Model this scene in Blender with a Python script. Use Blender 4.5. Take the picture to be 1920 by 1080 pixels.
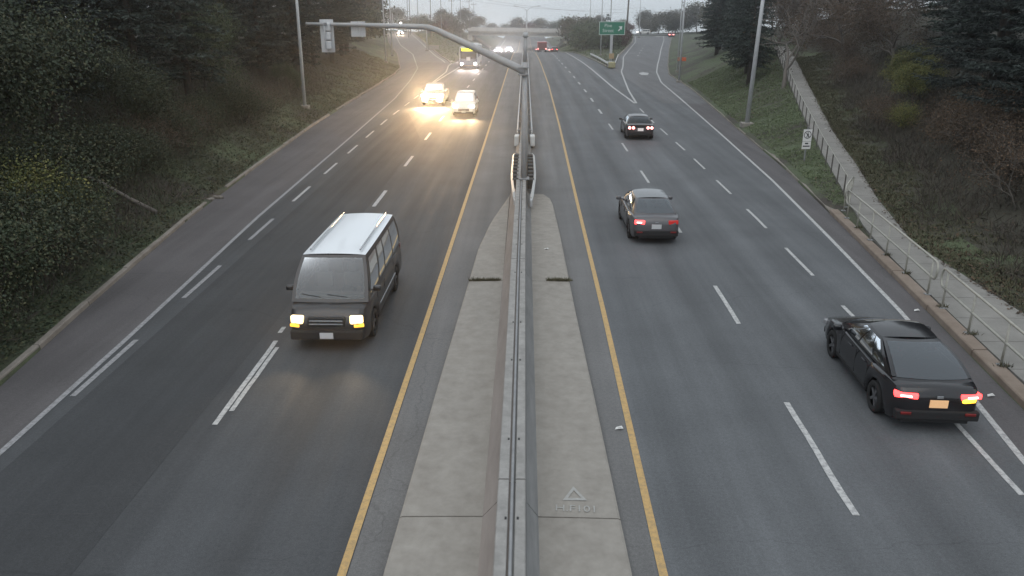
import bpy, bmesh, math, random
import numpy as np
from mathutils import Vector, Matrix

for o in list(bpy.data.objects):
    bpy.data.objects.remove(o)
S = bpy.context.scene
COL = S.collection
R = math.radians
random.seed(7)
RNG = np.random.default_rng(7)

# ------------------------------------------------------------------ camera
cd = bpy.data.cameras.new('camera'); cam = bpy.data.objects.new('camera', cd); COL.objects.link(cam)
cam.location = (0, 0, 7.72)
cam.rotation_euler = (R(90 - 19.65), 0, R(0.93))
cd.sensor_width = 36; cd.lens = 36 * 1450 / 1920
cd.clip_start = 0.1; cd.clip_end = 3000
S.camera = cam

# ------------------------------------------------------------------ sky, sun, exposure
SUN_EL, SUN_ROT = R(58), R(200)         # veiled sun, high and behind the camera
w = bpy.data.worlds.new('World'); S.world = w; w.use_nodes = True
nt = w.node_tree; nt.nodes.clear()
sky = nt.nodes.new('ShaderNodeTexSky'); sky.sky_type = 'NISHITA'; sky.sun_disc = False
sky.sun_elevation = SUN_EL; sky.sun_rotation = SUN_ROT
sky.air_density = 1.0; sky.dust_density = 2.0; sky.ozone_density = 4.0
hs = nt.nodes.new('ShaderNodeHueSaturation'); hs.inputs['Saturation'].default_value = 0.6
bg = nt.nodes.new('ShaderNodeBackground'); bg.inputs['Strength'].default_value = 0.15
wo = nt.nodes.new('ShaderNodeOutputWorld')
ov = nt.nodes.new('ShaderNodeMix'); ov.data_type = 'RGBA'; ov.inputs[0].default_value = 0.8     # even overcast veil over the clear sky
ov.inputs[7].default_value = (5.8, 6.3, 6.65, 1)
nt.links.new(sky.outputs[0], hs.inputs['Color']); nt.links.new(hs.outputs[0], ov.inputs[6]); nt.links.new(ov.outputs[2], bg.inputs['Color'])
nt.links.new(bg.outputs[0], wo.inputs['Surface'])
sl = bpy.data.lights.new('sun', 'SUN'); sl.energy = 0.7; sl.angle = R(60); sl.color = (1, .96, .92)
so = bpy.data.objects.new('sun', sl); COL.objects.link(so)
so.rotation_euler = (R(90) - SUN_EL, 0, R(-20))   # soft light through the overcast
S.view_settings.view_transform = 'Standard'; S.view_settings.look = 'None'
S.view_settings.exposure = 0.12; S.view_settings.gamma = 1
try:
    S.cycles.use_denoising = True; S.cycles.max_bounces = 6; S.cycles.transparent_max_bounces = 8
    S.cycles.volume_bounces = 0; S.cycles.sample_clamp_indirect = 4
except Exception: pass

# ------------------------------------------------------------------ materials
MATS = {}
def mat(name, col, rough=.7, metal=0, noise=None, col2=None, bump=0, emit=None, es=0, spec=.5, coat=0, island=None, stretch=None):
    """noise=(scale, detail): mixes col and col2. island=list of colours picked per loose piece."""
    if name in MATS: return MATS[name]
    m = bpy.data.materials.new(name); m.use_nodes = True; n = m.node_tree; b = n.nodes['Principled BSDF']
    b.inputs['Base Color'].default_value = (*col, 1); b.inputs['Roughness'].default_value = rough
    b.inputs['Metallic'].default_value = metal; b.inputs['Specular IOR Level'].default_value = spec
    if coat: b.inputs['Coat Weight'].default_value = coat; b.inputs['Coat Roughness'].default_value = .06
    if emit:
        b.inputs['Emission Color'].default_value = (*emit, 1); b.inputs['Emission Strength'].default_value = es
    if noise:
        tc = n.nodes.new('ShaderNodeTexCoord'); mp = n.nodes.new('ShaderNodeMapping')
        if stretch: mp.inputs['Scale'].default_value = stretch
        n.links.new(tc.outputs['Object'], mp.inputs[0])
        t = n.nodes.new('ShaderNodeTexNoise'); t.inputs['Scale'].default_value = noise[0]; t.inputs['Detail'].default_value = noise[1]
        t.inputs['Roughness'].default_value = .65
        n.links.new(mp.outputs[0], t.inputs['Vector'])
        cr = n.nodes.new('ShaderNodeValToRGB'); cr.color_ramp.elements[0].position = .3; cr.color_ramp.elements[1].position = .72
        cr.color_ramp.elements[0].color = (*col, 1); cr.color_ramp.elements[1].color = (*(col2 or [c * 1.4 for c in col]), 1)
        n.links.new(t.outputs['Fac'], cr.inputs[0]); n.links.new(cr.outputs[0], b.inputs['Base Color'])
        if bump:
            bp = n.nodes.new('ShaderNodeBump'); bp.inputs['Strength'].default_value = bump; bp.inputs['Distance'].default_value = .02
            n.links.new(t.outputs['Fac'], bp.inputs['Height']); n.links.new(bp.outputs[0], b.inputs['Normal'])
    if island:
        g = n.nodes.new('ShaderNodeNewGeometry'); cr = n.nodes.new('ShaderNodeValToRGB'); e = cr.color_ramp
        e.elements[0].color = (*island[0], 1); e.elements[0].position = 0
        e.elements[1].color = (*island[-1], 1); e.elements[1].position = 1
        for i, c in enumerate(island[1:-1]):
            q = e.elements.new((i + 1) / (len(island) - 1)); q.color = (*c, 1)
        n.links.new(g.outputs['Random Per Island'], cr.inputs[0])
        oi = n.nodes.new('ShaderNodeObjectInfo'); h = n.nodes.new('ShaderNodeHueSaturation')
        mr = n.nodes.new('ShaderNodeMapRange'); mr.inputs[3].default_value = .75; mr.inputs[4].default_value = 1.25
        n.links.new(oi.outputs['Random'], mr.inputs[0]); n.links.new(mr.outputs[0], h.inputs['Value'])
        n.links.new(cr.outputs[0], h.inputs['Color']); n.links.new(h.outputs[0], b.inputs['Base Color'])
    MATS[name] = m
    return m

def asphalt(name, base, tint=(1, 1, 1), tracks=None, rough=.74):
    """aged asphalt: aggregate speckle, long wear streaks along the driving direction, blotches, fine cracks"""
    m = bpy.data.materials.new(name); m.use_nodes = True; n = m.node_tree; b = n.nodes['Principled BSDF']
    N, L = n.nodes.new, n.links.new
    tc = N('ShaderNodeTexCoord')
    def noise(scale, detail, sc=(1, 1, 1), rgh=.6):
        mp = N('ShaderNodeMapping'); mp.inputs['Scale'].default_value = sc; L(tc.outputs['Object'], mp.inputs[0])
        t = N('ShaderNodeTexNoise'); t.inputs['Scale'].default_value = scale; t.inputs['Detail'].default_value = detail
        t.inputs['Roughness'].default_value = rgh; L(mp.outputs[0], t.inputs['Vector']); return t.outputs['Fac']
    def ramp(f, p0, p1, v0, v1):
        r = N('ShaderNodeMapRange'); r.inputs[1].default_value = p0; r.inputs[2].default_value = p1
        r.inputs[3].default_value = v0; r.inputs[4].default_value = v1; L(f, r.inputs[0]); return r.outputs[0]
    def mul(a, c):
        q = N('ShaderNodeMath'); q.operation = 'MULTIPLY'; L(a, q.inputs[0]); L(c, q.inputs[1]); return q.outputs[0]
    v = ramp(noise(45, 4, rgh=.8), .3, .7, .74, 1.28)
    v = mul(v, ramp(noise(15, 3, rgh=.8), .3, .7, .84, 1.17))
    v = mul(v, ramp(noise(1.0, 4, (1.6, .035, 1)), .3, .7, .86, 1.15))
    v = mul(v, ramp(noise(.35, 5), .35, .7, .9, 1.13))
    v = mul(v, ramp(noise(2.3, 6, (.5, 1.6, 1), .75), .62, .75, 1, 1.12))
    vo = N('ShaderNodeTexVoronoi'); vo.feature = 'DISTANCE_TO_EDGE'; vo.inputs['Scale'].default_value = .11
    wv = N('ShaderNodeMapping'); wv.inputs['Scale'].default_value = (.6, 1.5, 1)
    dn = N('ShaderNodeTexNoise'); dn.inputs['Scale'].default_value = .8; dn.inputs['Detail'].default_value = 6
    L(tc.outputs['Object'], dn.inputs['Vector'])
    mx = N('ShaderNodeVectorMath'); mx.operation = 'MULTIPLY_ADD'; mx.inputs[1].default_value = (1.6, 1.6, 0)
    L(dn.outputs['Color'], mx.inputs[0]); L(tc.outputs['Object'], wv.inputs[0]); L(wv.outputs[0], mx.inputs[2]); L(mx.outputs[0], vo.inputs['Vector'])
    v = mul(v, ramp(vo.outputs['Distance'], .0, .0025, .8, 1))
    if tracks:
        # wheel paths: slow sine across the lane, worn polished bands
        sp = N('ShaderNodeSeparateXYZ'); L(tc.outputs['Object'], sp.inputs[0])
        a = N('ShaderNodeMath'); a.operation = 'MULTIPLY_ADD'; a.inputs[1].default_value = 2 * math.pi / tracks[0]; a.inputs[2].default_value = tracks[1]
        L(sp.outputs[0], a.inputs[0]); sn = N('ShaderNodeMath'); sn.operation = 'SINE'; L(a.outputs[0], sn.inputs[0])
        v = mul(v, ramp(sn.outputs[0], -1, 1, .89, 1.09))
    cm = N('ShaderNodeMix'); cm.data_type = 'RGBA'; cm.blend_type = 'MULTIPLY'; cm.inputs[0].default_value = 1
    cm.inputs[6].default_value = (base * tint[0], base * tint[1], base * tint[2], 1)
    cc = N('ShaderNodeCombineColor'); [L(v, cc.inputs[i]) for i in range(3)]
    L(cc.outputs[0], cm.inputs[7]); L(cm.outputs[2], b.inputs['Base Color'])
    L(ramp(noise(1.2, 4, (1.3, .05, 1)), .3, .7, rough - .1, rough + .1), b.inputs['Roughness'])
    bp = N('ShaderNodeBump'); bp.inputs['Strength'].default_value = .35; bp.inputs['Distance'].default_value = .008
    L(noise(60, 2), bp.inputs['Height']); L(bp.outputs[0], b.inputs['Normal'])
    b.inputs['Specular IOR Level'].default_value = .3
    return m

A_LEFT = asphalt('asphalt_westbound', .064, (.95, 1, 1.06), (1.9, .4))
A_RIGHT = asphalt('asphalt_eastbound', .105, (.95, 1, 1.05), (1.9, 1.2))
A_SHOULDER = asphalt('asphalt_shoulder', .088, (1.06, 1, 1.02))
A_GUTTER = asphalt('asphalt_median_gutter', .13, (1.02, 1.01, 1))
A_RAMP = asphalt('asphalt_ramp', .12, (1, 1, 1.02))
def worn_paint(name, col, dark):
    m = bpy.data.materials.new(name); m.use_nodes = True; n = m.node_tree; b = n.nodes['Principled BSDF']
    tc = n.nodes.new('ShaderNodeTexCoord'); t = n.nodes.new('ShaderNodeTexNoise'); t.inputs['Scale'].default_value = 9; t.inputs['Detail'].default_value = 8
    t.inputs['Roughness'].default_value = .8
    n.links.new(tc.outputs['Object'], t.inputs['Vector'])
    cr = n.nodes.new('ShaderNodeValToRGB'); cr.color_ramp.elements[0].position = .4; cr.color_ramp.elements[1].position = .55
    cr.color_ramp.elements[0].color = (*dark, 1); cr.color_ramp.elements[1].color = (*col, 1)
    n.links.new(t.outputs['Fac'], cr.inputs[0]); n.links.new(cr.outputs[0], b.inputs['Base Color']); b.inputs['Roughness'].default_value = .6
    return m
WHITE = worn_paint('white_road_paint', (.46, .46, .45), (.24, .24, .24))
FADED = worn_paint('faded_white_road_paint', (.3, .3, .31), (.17, .17, .17))
YELLOW = worn_paint('yellow_road_paint', (.48, .31, .12), (.33, .23, .11))
CONC = mat('concrete', (.215, .198, .175), .85, noise=(3.5, 12), col2=(.30, .28, .25), bump=.4)
CONC_PINK = mat('concrete_pink_stain', (.19, .165, .15), .85, noise=(1.2, 9), col2=(.27, .24, .22), bump=.35, stretch=(3, .5, 3))
CONC_GREY = mat('concrete_grey', (.15, .15, .15), .85, noise=(1.5, 9), col2=(.235, .235, .23), bump=.35, stretch=(3, .5, 3))
CONC_TOP = mat('concrete_top', (.2, .195, .185), .85, noise=(4, 9), col2=(.32, .31, .295), bump=.3)
KERB = mat('kerb_concrete', (.15, .13, .11), .9, noise=(1.4, 8), col2=(.27, .245, .215), bump=.4)
KERB_RED = mat('kerb_brown_concrete', (.17, .13, .10), .9, noise=(1.2, 8), col2=(.27, .22, .18), bump=.4)
PATH = mat('path_concrete', (.17, .163, .15), .9, noise=(.9, 9), col2=(.265, .255, .235), bump=.3)
JOINT = mat('joint_dark', (.035, .032, .03), .9)
GALV = mat('galvanised_steel', (.4, .41, .42), .55, .15, noise=(3, 5), col2=(.5, .51, .52))
GALV_D = mat('dull_galvanised_steel', (.2, .205, .21), .6, .1, noise=(3, 5), col2=(.28, .285, .29))
GALV_M = mat('mid_galvanised_steel', (.29, .295, .3), .6, .1, noise=(3, 5), col2=(.37, .375, .38))
RAIL = mat('painted_pipe_rail', (.3, .29, .25), .5, .2, noise=(5, 6), col2=(.42, .41, .36))
RUBBER = mat('black_rubber', (.012, .012, .012), .85)
BLOCK = mat('dark_offset_block', (.03, .03, .03), .8)
BARK = mat('bark', (.045, .036, .03), .95, noise=(6, 8), col2=(.09, .075, .06), bump=.8)
BARK_PALE = mat('pale_bark', (.10, .09, .08), .95, noise=(6, 8), col2=(.17, .15, .13), bump=.6)
ALU = mat('sign_back_aluminium', (.5, .51, .52), .5, .2)
WOODPOLE = mat('weathered_wood_pole', (.12, .105, .09), .9, noise=(4, 6), col2=(.18, .16, .14))
BLACK = mat('matt_black', (.015, .015, .016), .6)
LITTER = mat('white_litter', (.6, .6, .58), .7)

# ------------------------------------------------------------------ mesh helpers
def link(name, me, m=None, parent=None):
    o = bpy.data.objects.new(name, me); COL.objects.link(o)
    if m is not None and me is not None and hasattr(me, 'materials') and len(me.materials) == 0: me.materials.append(m)
    if parent is not None: o.parent = parent
    return o
def raw(name, v, f, m=None, parent=None, smooth=False):
    me = bpy.data.meshes.new(name); me.from_pydata([tuple(map(float, p)) for p in v], [], f); me.update()
    if smooth: me.polygons.foreach_set('use_smooth', [True] * len(me.polygons))
    return link(name, me, m, parent)
def fast(name, V, F4, smooth=False):
    """numpy quads -> mesh data"""
    me = bpy.data.meshes.new(name); V = np.asarray(V, np.float32); F4 = np.asarray(F4, np.int32)
    k = F4.shape[1]
    me.vertices.add(len(V)); me.vertices.foreach_set('co', V.ravel())
    me.loops.add(F4.size); me.loops.foreach_set('vertex_index', F4.ravel())
    me.polygons.add(len(F4)); me.polygons.foreach_set('loop_start', np.arange(0, F4.size, k, dtype=np.int32))
    me.polygons.foreach_set('loop_total', np.full(len(F4), k, np.int32))
    me.update(calc_edges=True); me.validate()
    if smooth: me.polygons.foreach_set('use_smooth', np.ones(len(F4), bool))
    return me
def tag(o, label=None, cat=None, group=None, kind=None):
    if label: o['label'] = label
    if cat: o['category'] = cat
    if group: o['group'] = group
    if kind: o['kind'] = kind
    return o
def thing(name, label, cat, loc=(0, 0, 0), rz=0, group=None):
    o = bpy.data.objects.new(name, None); COL.objects.link(o); o.location = loc; o.rotation_euler = (0, 0, rz)
    o.empty_display_size = .2
    return tag(o, label, cat, group)
class MB:
    """collects simple shapes into one mesh"""
    def __init__(s): s.bm = bmesh.new()
    def box(s, c, d, rot=None, bev=0):
        r = bmesh.ops.create_cube(s.bm, size=1); vs = r['verts']
        M = Matrix.Translation(c) @ (rot.to_4x4() if rot is not None else Matrix()) @ Matrix.Diagonal((*d, 1))
        bmesh.ops.transform(s.bm, matrix=M, verts=vs)
        if bev:
            es = list({e for v in vs for e in v.link_edges})
            bmesh.ops.bevel(s.bm, geom=es, offset=bev, segments=2, affect='EDGES', profile=.5)
        return s
    def tube(s, pts, rad, seg=8, cap=True):
        pts = [Vector(p) for p in pts]; n = len(pts)
        rs = rad if hasattr(rad, '__len__') else [rad] * n
        rings = []
        up0 = None
        for i, p in enumerate(pts):
            d = (pts[min(i + 1, n - 1)] - pts[max(i - 1, 0)]).normalized()
            if up0 is None: up0 = Vector((0, 0, 1)) if abs(d.z) < .9 else Vector((1, 0, 0))
            a = (up0 - d * up0.dot(d)); a = a.normalized() if a.length > 1e-6 else d.orthogonal().normalized()
            up0 = a; b = d.cross(a)
            rings.append([s.bm.verts.new(p + (a * math.cos(t) + b * math.sin(t)) * rs[i]) for t in [2 * math.pi * k / seg for k in range(seg)]])
        for i in range(n - 1):
            for k in range(seg):
                f = s.bm.faces.new((rings[i][k], rings[i][(k + 1) % seg], rings[i + 1][(k + 1) % seg], rings[i + 1][k])); f.smooth = True
        if cap:
            s.bm.faces.new(list(reversed(rings[0]))); s.bm.faces.new(rings[-1])
        return s
    def prism(s, prof, y0, y1):
        """profile in x,z extruded along y"""
        a = [s.bm.verts.new((x, y0, z)) for x, z in prof]; b = [s.bm.verts.new((x, y1, z)) for x, z in prof]; n = len(prof)
        s.bm.faces.new(a); s.bm.faces.new(list(reversed(b)))
        for i in range(n): s.bm.faces.new((a[(i + 1) % n], a[i], b[i], b[(i + 1) % n]))
        return s
    def poly(s, pts):
        s.bm.faces.new([s.bm.verts.new(p) for p in pts]); return s
    def build(s, name, m, parent=None, smooth=False):
        bmesh.ops.recalc_face_normals(s.bm, faces=s.bm.faces)
        me = bpy.data.meshes.new(name); s.bm.to_mesh(me); s.bm.free()
        if smooth: me.polygons.foreach_set('use_smooth', [True] * len(me.polygons))
        return link(name, me, m, parent)
def copy_tree(o, parent=None):
    c = o.copy(); COL.objects.link(c); c.parent = parent
    for ch in o.children: copy_tree(ch, c)
    return c
def itp(x, pts): return float(np.interp(x, [p[0] for p in pts], [p[1] for p in pts]))

# ------------------------------------------------------------------ the lie of the land (metres; y runs along the highway)
ZR = [(-60, 0), (132, 0), (155, -.25), (179, -.75), (200, -1.7), (215, -2.5), (245, -3.7), (275, -4.6), (330, -5), (420, -5), (800, -5)]
ZN = [(-60, 0), (150, 0), (190, .15), (227, .4), (277, .95), (800, 1.5)]           # on-ramp
ZO = [(-60, 0), (800, 0)]                                                         # off-ramp
KL = [(-60, -7.2), (0, -10.1), (15, -11.44), (21, -12.26), (30, -13.3), (40, -14.1), (56, -15.2), (72, -15.8), (104, -17.0), (116, -18), (155, -24.5), (195, -32.5), (208, -35), (277, -47), (800, -60)]
ML = [(-60, -11.5), (125, -11.5), (150, -11.3), (800, -11)]
NR = [(-60, -11.5), (125, -11.5), (136, -13.2), (149.5, -15.8), (227, -29.3), (277, -38.5), (800, -45)]
KR = [(-60, 4.5), (0, 8.9), (14.3, 10.29), (21.6, 11.26), (30.4, 12.36), (40.6, 13.6), (55.5, 14.9), (83, 17.5), (105, 18.8), (120, 21.2), (179, 31.7), (224, 40), (277, 49.5), (800, 60)]
MR = [(-60, 12.5), (116, 12.5), (118, 12.1), (140, 11.5), (180, 10.6), (800, 10)]
OL = [(-60, 12.5), (116, 12.5), (118, 13.0), (147, 17), (179, 22.3), (224, 29.8), (274, 36.5), (800, 45)]
PL = [(-60, 5.3), (0, 9.3), (16, 10.95), (24.6, 12.05), (28.5, 12.75), (32.5, 13.8), (41.2, 15.85), (54.4, 18.86), (73.3, 23.2), (85, 26), (110, 31), (180, 42), (277, 58), (800, 70)]
PR = [(-60, 7.8), (0, 11.6), (12, 12.75), (19, 13.3), (26, 13.55), (32.7, 15.05), (39.7, 16.85), (46.9, 18.35), (54.4, 20.2), (73.3, 24.6), (85, 27.4), (110, 32.4), (180, 43.5), (277, 59.5), (800, 72)]
ZP = [(-60, .15), (27, .15), (32.5, .25), (41, .6), (54.4, 1.6), (73, 3.5), (85, 4.4), (110, 4.6), (180, 2.5), (277, .5), (800, .5)]
LBANK = [(0, .06), (.6, .12), (1.5, .36), (3, .95), (8, 2.9), (14, 4.2), (30, 5.6), (80, 6.5), (390, 7)]
RBANK = [(0, .02), (1, .12), (3, .55), (6, 1.5), (12, 3.0), (30, 4.4), (100, 5.5), (370, 7)]
def zr(y): return itp(y, ZR)
def bump(x, y):
    return (.09 * math.sin(.9 * x + .5 * y) * math.cos(.7 * y - .4 * x) + .06 * math.sin(2.3 * x - 1.1 * y + 1) + .04 * math.sin(3.7 * y + 2.1 * x) + .12 * math.sin(.31 * y + .2 * x))
def zstreet(x): return itp(x, [(-80, 1.0), (-38, .95), (-18, 1.5), (16, .9), (42, .25), (80, .2)])
def lf(y): return itp(y, [(0, 1), (150, 1), (230, .22), (300, .1), (800, .1)])
def rf(y): return itp(y, [(0, 1), (110, 1), (190, .45), (260, .12), (800, .1)])
def gz(x, y):
    kl, ml, nr, mr, ol, kr, pl, pr = (itp(y, t) for t in (KL, ML, NR, MR, OL, KR, PL, PR))
    z0 = zr(y)
    if x < kl:
        d = kl - x; return itp(y, ZN) + itp(d, LBANK) * lf(y) + bump(x, y) * min(1, d / 2.5)
    if x < nr: return itp(y, ZN)
    if x < ml:
        d = ml - x; rise = itp(y, ZN) - z0; run = max(.01, min(ml - nr, 1 + 2.3 * rise)); return z0 + .1 + (rise - .02) * min(1, d / run)
    if x < mr: return z0
    if x < ol:
        d = x - mr; rise = itp(y, ZO) - z0; run = max(.01, min(ol - mr, 1 + 2.3 * rise)); return z0 + .1 + (rise - .02) * min(1, d / run)
    if x < kr: return itp(y, ZO)
    if x < pl:
        u = (x - kr) / max(pl - kr, .01); a, b = itp(y, ZO) + .12, itp(y, ZP)
        return a + (b - a) * (u ** 1.15) - .04 + bump(x, y) * .6 * min(1, 4 * u * (1 - u))
    if x < pr: return itp(y, ZP) - .05
    d = x - pr; return itp(y, ZP) + itp(d, RBANK) * rf(y) + bump(x, y) * min(1, d / 2)
def grow(a, b, n):  # n points from a to b
    return [a + (b - a) * i / (n - 1) for i in range(n)]
def build_ground():
    ys = list(np.arange(-50, 130, 2.0)) + list(np.arange(130, 290, 4.0)) + list(np.arange(290, 460, 15.)) + [480, 520, 570, 630, 690, 745]
    dl = [390, 250, 140, 80, 55, 40, 30, 24, 19, 16, 14, 12, 10.5, 9, 8, 7, 6, 5, 4, 3.2, 2.5, 1.8, 1.2, .6, .25, .02]
    dr = [.02, .3, .8, 1.5, 2.3, 3.2, 4, 5, 6, 7, 8.2, 9.5, 11, 13, 15, 18, 22, 28, 36, 50, 75, 120, 200, 320]
    rows = []
    for y in ys:
        kl, ml, nr, mr, ol, kr, pl, pr = (itp(y, t) for t in (KL, ML, NR, MR, OL, KR, PL, PR))
        r = [(kl - d, gz(kl - d, y)) for d in dl]
        zn, zo, z0 = itp(y, ZN), itp(y, ZO), zr(y)
        r += [(kl + .02, zn - .35), (nr - .02, zn - .35)]
        for u in (1, .8, .6, .45, .3, .2, .12, .06, 0):
            x = ml + (nr - ml) * u; r.append((x, gz(min(x, ml - .001), y) if nr < ml - .3 else zn - .35))
        r += [(ml + .02, z0 - .35), (mr - .02, z0 - .35)]
        for u in (0, .06, .12, .2, .3, .45, .6, .8, 1):
            x = mr + (ol - mr) * u; r.append((x, gz(max(x, mr + .001), y) if ol > mr + .3 else zo - .35))
        r += [(ol + .02, zo - .35), (kr - .02, zo - .35)]
        for u in (.01, .1, .2, .3, .4, .5, .6, .7, .8, .9, .97): r.append((kr + (pl - kr) * u, gz(kr + (pl - kr) * u, y)))
        r += [(pl + .03, itp(y, ZP) - .12), (pr - .03, itp(y, ZP) - .12)]
        r += [(pr + d, gz(pr + d, y)) for d in dr]
        r = [(x, z - 14 * max(0, (y - 310) / 435)) for x, z in r]
        rows.append(r)
    n = len(rows[0]); V = [(x, y, z) for y, r in zip(ys, rows) for x, z in r]
    F = [(i * n + j, i * n + j + 1, (i + 1) * n + j + 1, (i + 1) * n + j) for i in range(len(ys) - 1) for j in range(n - 1)]
    m = bpy.data.materials.new('bank_ground'); m.use_nodes = True; q = m.node_tree; b = q.nodes['Principled BSDF']; b.inputs['Roughness'].default_value = .95
    N, L = q.nodes.new, q.links.new; tc = N('ShaderNodeTexCoord')
    def noi(s, d):
        t = N('ShaderNodeTexNoise'); t.inputs['Scale'].default_value = s; t.inputs['Detail'].default_value = d; t.inputs['Roughness'].default_value = .7; L(tc.outputs['Object'], t.inputs['Vector']); return t.outputs['Fac']
    def rmp(f, stops):
        c = N('ShaderNodeValToRGB'); e = c.color_ramp
        e.elements[0].position, e.elements[0].color = stops[0][0], (*stops[0][1], 1); e.elements[1].position, e.elements[1].color = stops[-1][0], (*stops[-1][1], 1)
        for p, cc in stops[1:-1]: x = e.elements.new(p); x.color = (*cc, 1)
        L(f, c.inputs[0]); return c.outputs[0]
    a = rmp(noi(16, 9), [(.3, (.055, .072, .036)), (.5, (.08, .105, .052)), (.7, (.11, .125, .07))])
    d = rmp(noi(18, 9), [(.3, (.032, .027, .022)), (.52, (.05, .042, .034)), (.72, (.08, .066, .052))])
    mx = N('ShaderNodeMix'); mx.data_type = 'RGBA'; f = rmp(noi(.22, 6), [(.42, (0, 0, 0)), (.6, (1, 1, 1))]); L(f, mx.inputs[0]); L(a, mx.inputs[6]); L(d, mx.inputs[7]); L(mx.outputs[2], b.inputs['Base Color'])
    bp = N('ShaderNodeBump'); bp.inputs['Strength'].default_value = .8; bp.inputs['Distance'].default_value = .05; L(noi(22, 6), bp.inputs['Height']); L(bp.outputs[0], b.inputs['Normal'])
    m2 = m.copy(); m2.name = 'woodland_floor'
    for nd in m2.node_tree.nodes:
        if nd.type == 'MIX': nd.inputs[0].default_value = .85; [m2.node_tree.links.remove(l) for l in list(m2.node_tree.links) if l.to_node == nd and l.to_socket == nd.inputs[0]]
    g = raw('ground', V, F, m, smooth=True); g.data.materials.append(m2)
    for p in g.data.polygons:
        x, y, _ = p.center
        if y < 130 and (x > itp(y, PR) + 1.8 + .9 * math.sin(y * .9) or x < itp(y, KL) - 4.5 - .8 * math.sin(y * .7)): p.material_index = 1
    return tag(g, 'grassy banks and verges beside the highway', kind='structure')
build_ground()

# ------------------------------------------------------------------ pavements
def strip(name, ys, fl, fr, fz, m, parent=None, dz=0, sub=1):
    V, F = [], []
    for y in ys:
        a, b = fl(y), fr(y)
        for k in range(sub + 1): V.append((a + (b - a) * k / sub, y, fz(y) + dz))
    n = sub + 1
    for i in range(len(ys) - 1):
        for k in range(sub): F.append((i * n + k, i * n + k + 1, (i + 1) * n + k + 1, (i + 1) * n + k))
    return raw(name, V, F, m, parent, smooth=True)
I = lambda t: (lambda y: itp(y, t))
C = lambda v: (lambda y: v)
YR = list(np.arange(-50, 130, 2.5)) + list(np.arange(130, 460, 5.)) + [480, 520, 600, 690, 745]
YELL = [(-50, -2.66), (9, -2.63), (19, -2.58), (48, -2.5), (100, -2.45), (800, -2.35)]
YELR = [(-50, 1.85), (9.2, 2.05), (19.5, 2.18), (31, 2.26), (57, 2.5), (90, 2.66), (130, 2.5), (164, 2.3), (800, 2.3)]
EDL = [(-50, -8.6), (0, -9.5), (12.3, -9.71), (17.85, -9.95), (29.6, -10.63), (51.3, -11.4), (74.6, -12.29), (95.8, -13.75), (116.4, -15.61), (155, -21.6), (195, -30.1), (208, -32.4), (277, -44.5)]
EDR = [(-50, 5.5), (0, 7.6), (12.4, 9.14), (18.8, 10.19), (27, 11.06), (37.2, 12.04), (52.9, 13.18), (77.5, 14.85), (92.6, 15.79), (109.5, 17.93), (127, 20.9), (141.5, 23.5), (179, 30), (237, 40.4), (277, 47)]
hw = thing('highway', None, None); hw['kind'] = 'structure'; hw['label'] = 'grey asphalt divided highway running under the bridge'
y0 = [y for y in YR if y < 130] + [130.0]
# westbound carriageway, shoulder and merge, gutters, eastbound carriageway
strip('westbound_lanes', YR, lambda y: max(itp(y, EDL) - .06, itp(y, ML)) if y > 92 else itp(y, EDL) - .06, lambda y: itp(y, YELL) + .08, zr, A_LEFT, hw, sub=3)
strip('westbound_shoulder', y0, I(KL), lambda y: (max(itp(y, EDL) - .06, itp(y, ML)) if y > 92 else itp(y, EDL) - .06), zr, A_SHOULDER, hw, sub=2)
strip('median_gutter', YR, lambda y: itp(y, YELL) + .08, C(-.2), zr, A_GUTTER, hw)
strip('median_gutter', YR, C(-.2), lambda y: itp(y, YELR) - .08, zr, A_GUTTER, hw)
strip('eastbound_lanes', [y for y in YR if y < 71] + [71.0], lambda y: itp(y, YELR) - .08, lambda y: itp(y, EDR) + .06, zr, A_RIGHT, hw, sub=3)
strip('eastbound_lanes', [71.0] + [y for y in YR if y > 71], lambda y: itp(y, YELR) - .08, I(MR), zr, A_RIGHT, hw, sub=3)
strip('eastbound_shoulder', [y for y in YR if y < 71] + [71.0], lambda y: itp(y, EDR) + .06, I(KR), zr, A_SHOULDER, hw)
offr = thing('off_ramp', None, None); tag(offr, 'exit ramp climbing right from the eastbound lanes', kind='structure')
yo = [71] + list(np.arange(74, 118, 2.5)) + list(np.arange(118, 279, 4.)) + [278]
strip('ramp_surface', yo, lambda y: itp(y, MR) if y < 116 else itp(y, OL), I(KR), I(ZO), A_RAMP, offr, sub=2)
onr = thing('on_ramp', None, None); tag(onr, 'entry ramp joining the westbound lanes from the left', kind='structure')
yn = list(np.arange(130, 278, 4.)) + [278]
strip('ramp_surface', yn, I(KL), I(NR), I(ZN), A_RAMP, onr, sub=2)
# fresh darker paving of the outer westbound lane and an older pale patch on the eastbound side
A_PATCH = asphalt('asphalt_dark_overlay', .047, (.95, 1, 1.06))
strip('overlay_strip', list(np.arange(-50, 60, 2.5)) + [60, 64], lambda y: itp(y, [(-50, -9.2), (12, -9.3), (60, -9.9)]), lambda y: itp(y, [(-50, -6.6), (30, -6.55), (50, -6.7), (64, -9.5)]), zr, A_PATCH, hw, dz=.004)
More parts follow.
